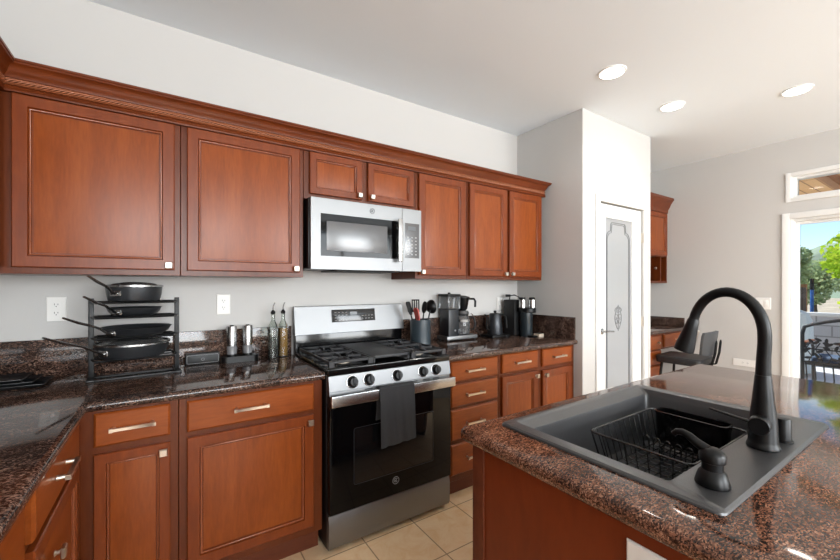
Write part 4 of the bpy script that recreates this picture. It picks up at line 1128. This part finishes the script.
c = slab(MB(), [(XPE + .002, dyf - .025), (XR - .002, dyf - .025), (XR - .002, YB - .001), (XPE + .002, YB - .001)], [1, 0, 0, 0], .8385, .876, .0175)
tag(c.build('countertop', M['granite'], loc=(4.4, 2.2, .84)), 'brown granite desk top in the nook beyond the pantry', 'countertop')
s = MB().box(XPE + .002, XR - .022, YB - .021, YB - .001, .8765, .98, .002).box(XR - .021, XR - .001, dyf, YB - .001, .8765, .98, .002)
tag(s.build('backsplash', M['granite'], loc=(4.4, YB, .88)), 'low dark granite backsplash around the desk top', 'backsplash')

# desk stool
t = thing('desk_stool', 'black stool with a low grey curved back pulled up to the desk', 'stool', (4.42, 1.735, 0), rotz=radians(3))
st = MB().prism(rrect(-.205, .205, -.19, .21, .05, 5), 'z', .572, .587)
rs = [[Vector((x, y, z)) for x, y in rrect(-.21 + i, .21 - i, -.195 + i, .215 - i, .055, 5)] for i, z in ((.006, .587), (0, .595), (0, .626), (.01, .640), (.05, .645))]
st.rings(rs); st.build('seat', M['seat'], t, local=True)
bk = MB(); rs = []
for sgn in (0, 1):
    pass
nA = 13; pr_ = []
for j in range(7):
    z = .672 + .240 * j / 6; rowf, rowb = [], []
    half = .15 + .035 * sin(pi * min(1, j / 4.5) / 2) - (.012 if j == 6 else 0)
    for i in range(nA):
        u = -1 + 2 * i / (nA - 1); x = half * u; y = -.205 - .035 * (j / 6) + .045 * u * u
        zz = z + (.0 if 0 < j < 6 else (.010 * (u * u) * (1 if j == 0 else -1)))
        rowf.append(Vector((x, y, zz))); rowb.append(Vector((x, y - .022, zz)))
    pr_.append(rowf + list(reversed(rowb)))
bk.rings(pr_); bk.build('backrest', M['seat_back'], t, local=True)
for sx in (-.06, .06):
    MB().tube([(sx - .02, -.15, .570), (sx - .02, -.235, .585), (sx - .018, -.262, .70), (sx - .015, -.272, .80), (sx, -.274, .822), (sx + .015, -.272, .80), (sx + .018, -.262, .70), (sx + .02, -.235, .585), (sx + .02, -.15, .570)], .0065, 8).build('back_support', M['black_sat'], t, local=True)
for sx in (-1, 1):
    for sy in (-1, 1):
        MB().cyl((sx * .16, sy * .15 + .01, .571), (sx * .205, sy * .195 + .01, 0), .013, .011, 12).build('leg', M['black_sat'], t, local=True)
fr = MB(); cor = [(-.193, -.173), (.193, -.173), (.193, .193), (-.193, .193)]
fr.tube([(x, y, .22) for x, y in cor], .009, 8, closed=True).build('footrest', M['black_sat'], t, local=True)

# ================================================================== OUTDOORS
struct(MB().box(XR + .14, 9.2, -6, 6, -.16, -.02).build('patio', M['patio']))
struct(MB().box(XR + .14, 130, -90, 110, -.4, -.17).build('ground', M['dirt']))
# patio roof
t = thing('patio_cover', 'wooden patio roof with board ceiling outside the patio door', 'patio roof', (7, 0, 0))
MB().box(XR + .14, 8.4, -1.3, 1.86, 2.74, 2.77).build('board_ceiling', M['plank'], t)
for y in (-1.0, -.3, .4, 1.1): MB().box(XR + .3, 8.4, y - .04, y + .04, 2.62, 2.739).build('rafter', M['beam'], t)
MB().box(XR + .3, 8.4, 1.74, 1.86, 2.42, 2.599).build('edge_beam', M['beam'], t)
for x in (8.28,):
    MB().box(x - .07, x + .07, 1.73, 1.87, -.02, 2.42).build('post', M['beam'], t)
MB().prism([(8.2, 2.42), (8.2, 2.02), (7.74, 2.42)], 'y', 1.76, 1.84).build('bracket', M['beam'], t)

# block wall
t = tag(MB().box(10.0, 10.2, -10, 14, -.17, .80).build('garden_wall', M['block'], loc=(10.1, 2, -.17)), 'low grey concrete block wall at the edge of the yard', 'wall')
MB().box(9.97, 10.23, -10, 14, .801, .86, .01).build('cap_course', mat('pale_cap_stone', (206, 202, 196), .9), t)
# plank fence
t = thing('plank_fence', 'weathered brown plank fence behind the block wall, left of the blue pole', 'fence', (13, 3, -.17))
MB().box(13.0, 13.04, 2.52, 6.4, -.165, 1.32).build('boards', M['fence'], t)
for y in (2.57, 4.0, 5.8): MB().box(13.05, 13.14, y - .05, y + .05, -.17, 1.4).build('post', M['beam'], t)
# blue pole
bx, by = 10.6, 1.968
t = thing('yard_pole', 'tall blue pole with a black top standing in the yard', 'pole', (bx, by, -.17))
MB().cyl((bx, by, -.165), (bx, by, 1.28), .030, .028, 14).build('shaft', M['blue'], t)
MB().cyl((bx, by, 1.2805), (bx, by, 1.50), .034, .032, 14).build('grip', M['black_sat'], t)

def foliage(mb, c, r, n, size, sc=(1, 1, 1)):
    for _ in range(n):
        th = random.uniform(0, 2 * pi); cz = random.uniform(-1, 1); rr = random.uniform(.35, 1) ** .5
        s_ = sqrt(1 - cz * cz); p = Vector((c[0] + r * sc[0] * rr * s_ * cos(th), c[1] + r * sc[1] * rr * s_ * sin(th), c[2] + r * sc[2] * rr * cz))
        R3 = Euler((random.uniform(0, pi), random.uniform(0, pi), random.uniform(0, 2 * pi))).to_matrix()
        q = size * random.uniform(.6, 1.3)
        vs = [mb.bm.verts.new(p + R3 @ Vector(v_)) for v_ in ((-q * .5, 0, 0), (0, -q, .1 * q), (q * .5, 0, 0), (0, q, .1 * q))]
        mb.bm.faces.new(vs)
def tree(name, label, x, y, h, r, m, n=1500, size=.07, blobs=7):
    t = thing(name, label, 'tree', (x, y, -.17), 'yard trees')
    tk = MB().tube([(x, y, -.17), (x + .05, y + .03, h * .4), (x, y, h * .75)], [r * .10, r * .07, r * .03], 10)
    for k in range(5):
        a = 2 * pi * k / 5; z = h * (.35 + .07 * k)
        tk.tube([(x, y, z), (x + r * .35 * cos(a), y + r * .35 * sin(a), z + h * .12), (x + r * .65 * cos(a), y + r * .65 * sin(a), z + h * .22)], [r * .04, r * .03, r * .012], 7)
    tk.build('trunk', M['trunk'], t)
    f = MB()
    for k in range(blobs):
        a = random.uniform(0, 2 * pi); q = random.uniform(0, .6) * r
        foliage(f, (x + q * cos(a), y + q * sin(a), h * random.uniform(.45, .92)), r * random.uniform(.42, .62), n // blobs, size)
    f.build('foliage', M[m], t)
tree('yellow_green_tree', 'bright yellow-green tree at the right in the patio door view', 13.2, 1.20, 4.3, 1.15, 'leaf_y', 5200, .085, 10)
tree('yellow_green_tree', 'low yellow-green tree behind the block wall, right of the blue pole', 11.6, 1.35, 2.05, .62, 'leaf_y', 3000, .06, 9)
tree('olive_tree', 'olive green tree on the left in the patio door view', 24.0, 5.30, 3.2, 1.05, 'leaf_o', 2600, .11, 10)
tree('olive_tree', 'grey-green shrub tree far behind the blue pole', 30.0, 5.5, 2.3, 1.6, 'leaf_o', 2600, .12, 9)
for x, y, h, r in ((12.5, -1.5, 3.6, 1.5), (14.5, 6.5, 3.2, 1.4), (16, -4, 4.2, 1.8)):
    tree('green_tree', 'green yard tree outside the picture beyond the block wall', x, y, h, r, 'leaf_d', 1600, .12, 7)
# hills
hm = MB(); rows = []
for i in range(41):
    y = -70 + 170 * i / 40
    zt = 6.5 + 2.0 * sin(i * .45) + 1.1 * sin(i * 1.3 + 1)
    rows.append([Vector((70, y, -.3)), Vector((78, y, zt * .45)), Vector((90, y, zt)), Vector((112, y, zt * .7)), Vector((118, y, -.3))])
hm.rings(rows)
struct(hm.build('hills', M['hill']))

# patio bench
t = thing('patio_bench', 'black wrought iron patio bench with leafy scroll back just outside the door', 'bench', (6.55, 1.15, -.02)); zf = -.02
bx_, ya_, yb2 = 6.42, .08, 1.275
fr = MB()
def bp(y, z, x=bx_): return (x, y, z)
fr.tube([bp(yb2, zf), bp(yb2, .45), bp(yb2, .78), bp(yb2 - .02, .86), bp(yb2 - .09, .895), bp(yb2 - .2, .93), bp(yb2 - .3, .955), bp(yb2 - .45, .965), bp(ya_ + .45, .965), bp(ya_ + .3, .955), bp(ya_ + .2, .93), bp(ya_ + .09, .895), bp(ya_ + .02, .86), bp(ya_, .78), bp(ya_, .45), bp(ya_, zf)], .020, 10)
fr.tube([bp(yb2, .44), bp(ya_, .44)], .014, 8).tube([bp(yb2 - .07, .60), bp(ya_ + .07, .60)], .008, 8)
fr.build('back_frame', M['wrought'], t)
for y in (ya_, yb2):
    MB().tube([(bx_, y, .62), (bx_ + .25, y, .64), (bx_ + .45, y, .62), (bx_ + .50, y, .56), (bx_ + .49, y, .40), (bx_ + .52, y, zf)], .016, 8).build('arm', M['wrought'], t)
    MB().box(bx_ + .05, bx_ + .47, y - .028, y + .028, .652, .672, .006).build('arm_rest', M['ochre'], t)
MB().box(bx_ + .0, bx_ + .50, ya_ + .02, yb2 - .02, .405, .425, .006).build('seat', M['wrought'], t)
sc_ = MB()
for i in range(14):
    y = yb2 - .05 - i * .082
    sc_.tube([bp(y, .44), bp(y - .03, .52), bp(y + .02, .60), bp(y - .02, .68)], .006, 6)
    for k in range(5):
        yy_ = y + random.uniform(-.03, .03); zz_ = .46 + random.uniform(0, .27); a = random.uniform(0, pi)
        q = MB().sphere((0, 0, 0), 1, 8, 5, (.006, .016, .034)); q.xf(Matrix.Translation((bx_ - .004, yy_, zz_)) @ Matrix.Rotation(a, 4, 'X')); sc_.merge(q.bm)
for i in range(16):
    y = yb2 - .03 - i * .075
    sc_.tube([bp(y, .43), bp(y - .01, .25), bp(y, .10)], .007, 6)
sc_.tube([bp(yb2, .10), bp(ya_, .10)], .009, 6)
sc_.build('leaf_scrollwork', M['wrought'], t)
tag(MB().box(bx_ + .06, bx_ + .46, ya_ + .05, yb2 - .06, .4255, .505, .03, 3).build('bench_cushion', M['bluecush'], loc=(bx_ + .25, .7, .43)), 'slate blue cushion on the patio bench seat', 'cushion')
# covered garden table beyond the bench
t = thing('covered_table', 'garden table under a pale draped cover behind the patio bench', 'table', (8.3, 1.8, -.02))
rs = []
for z, k in ((zf + .04, 1.10), (.45, 1.03), (.80, .98), (.93, .80), (1.0, .3), (1.01, .02)):
    rs.append([Vector((8.3 + .40 * k * cos(a) * (1 + .03 * sin(9 * a)), 1.80 + .26 * k * sin(a) * (1 + .03 * sin(9 * a)), z)) for a in [2 * pi * i / 48 for i in range(48)]])
MB().rings(rs).build('cover', M['net'], t)
for sx in (-.22, .22):
    for sy in (-.14, .14): MB().cyl((8.3 + sx, 1.80 + sy, zf), (8.3 + sx, 1.80 + sy, .75), .02, .02, 10).build('leg', M['wrought'], t)
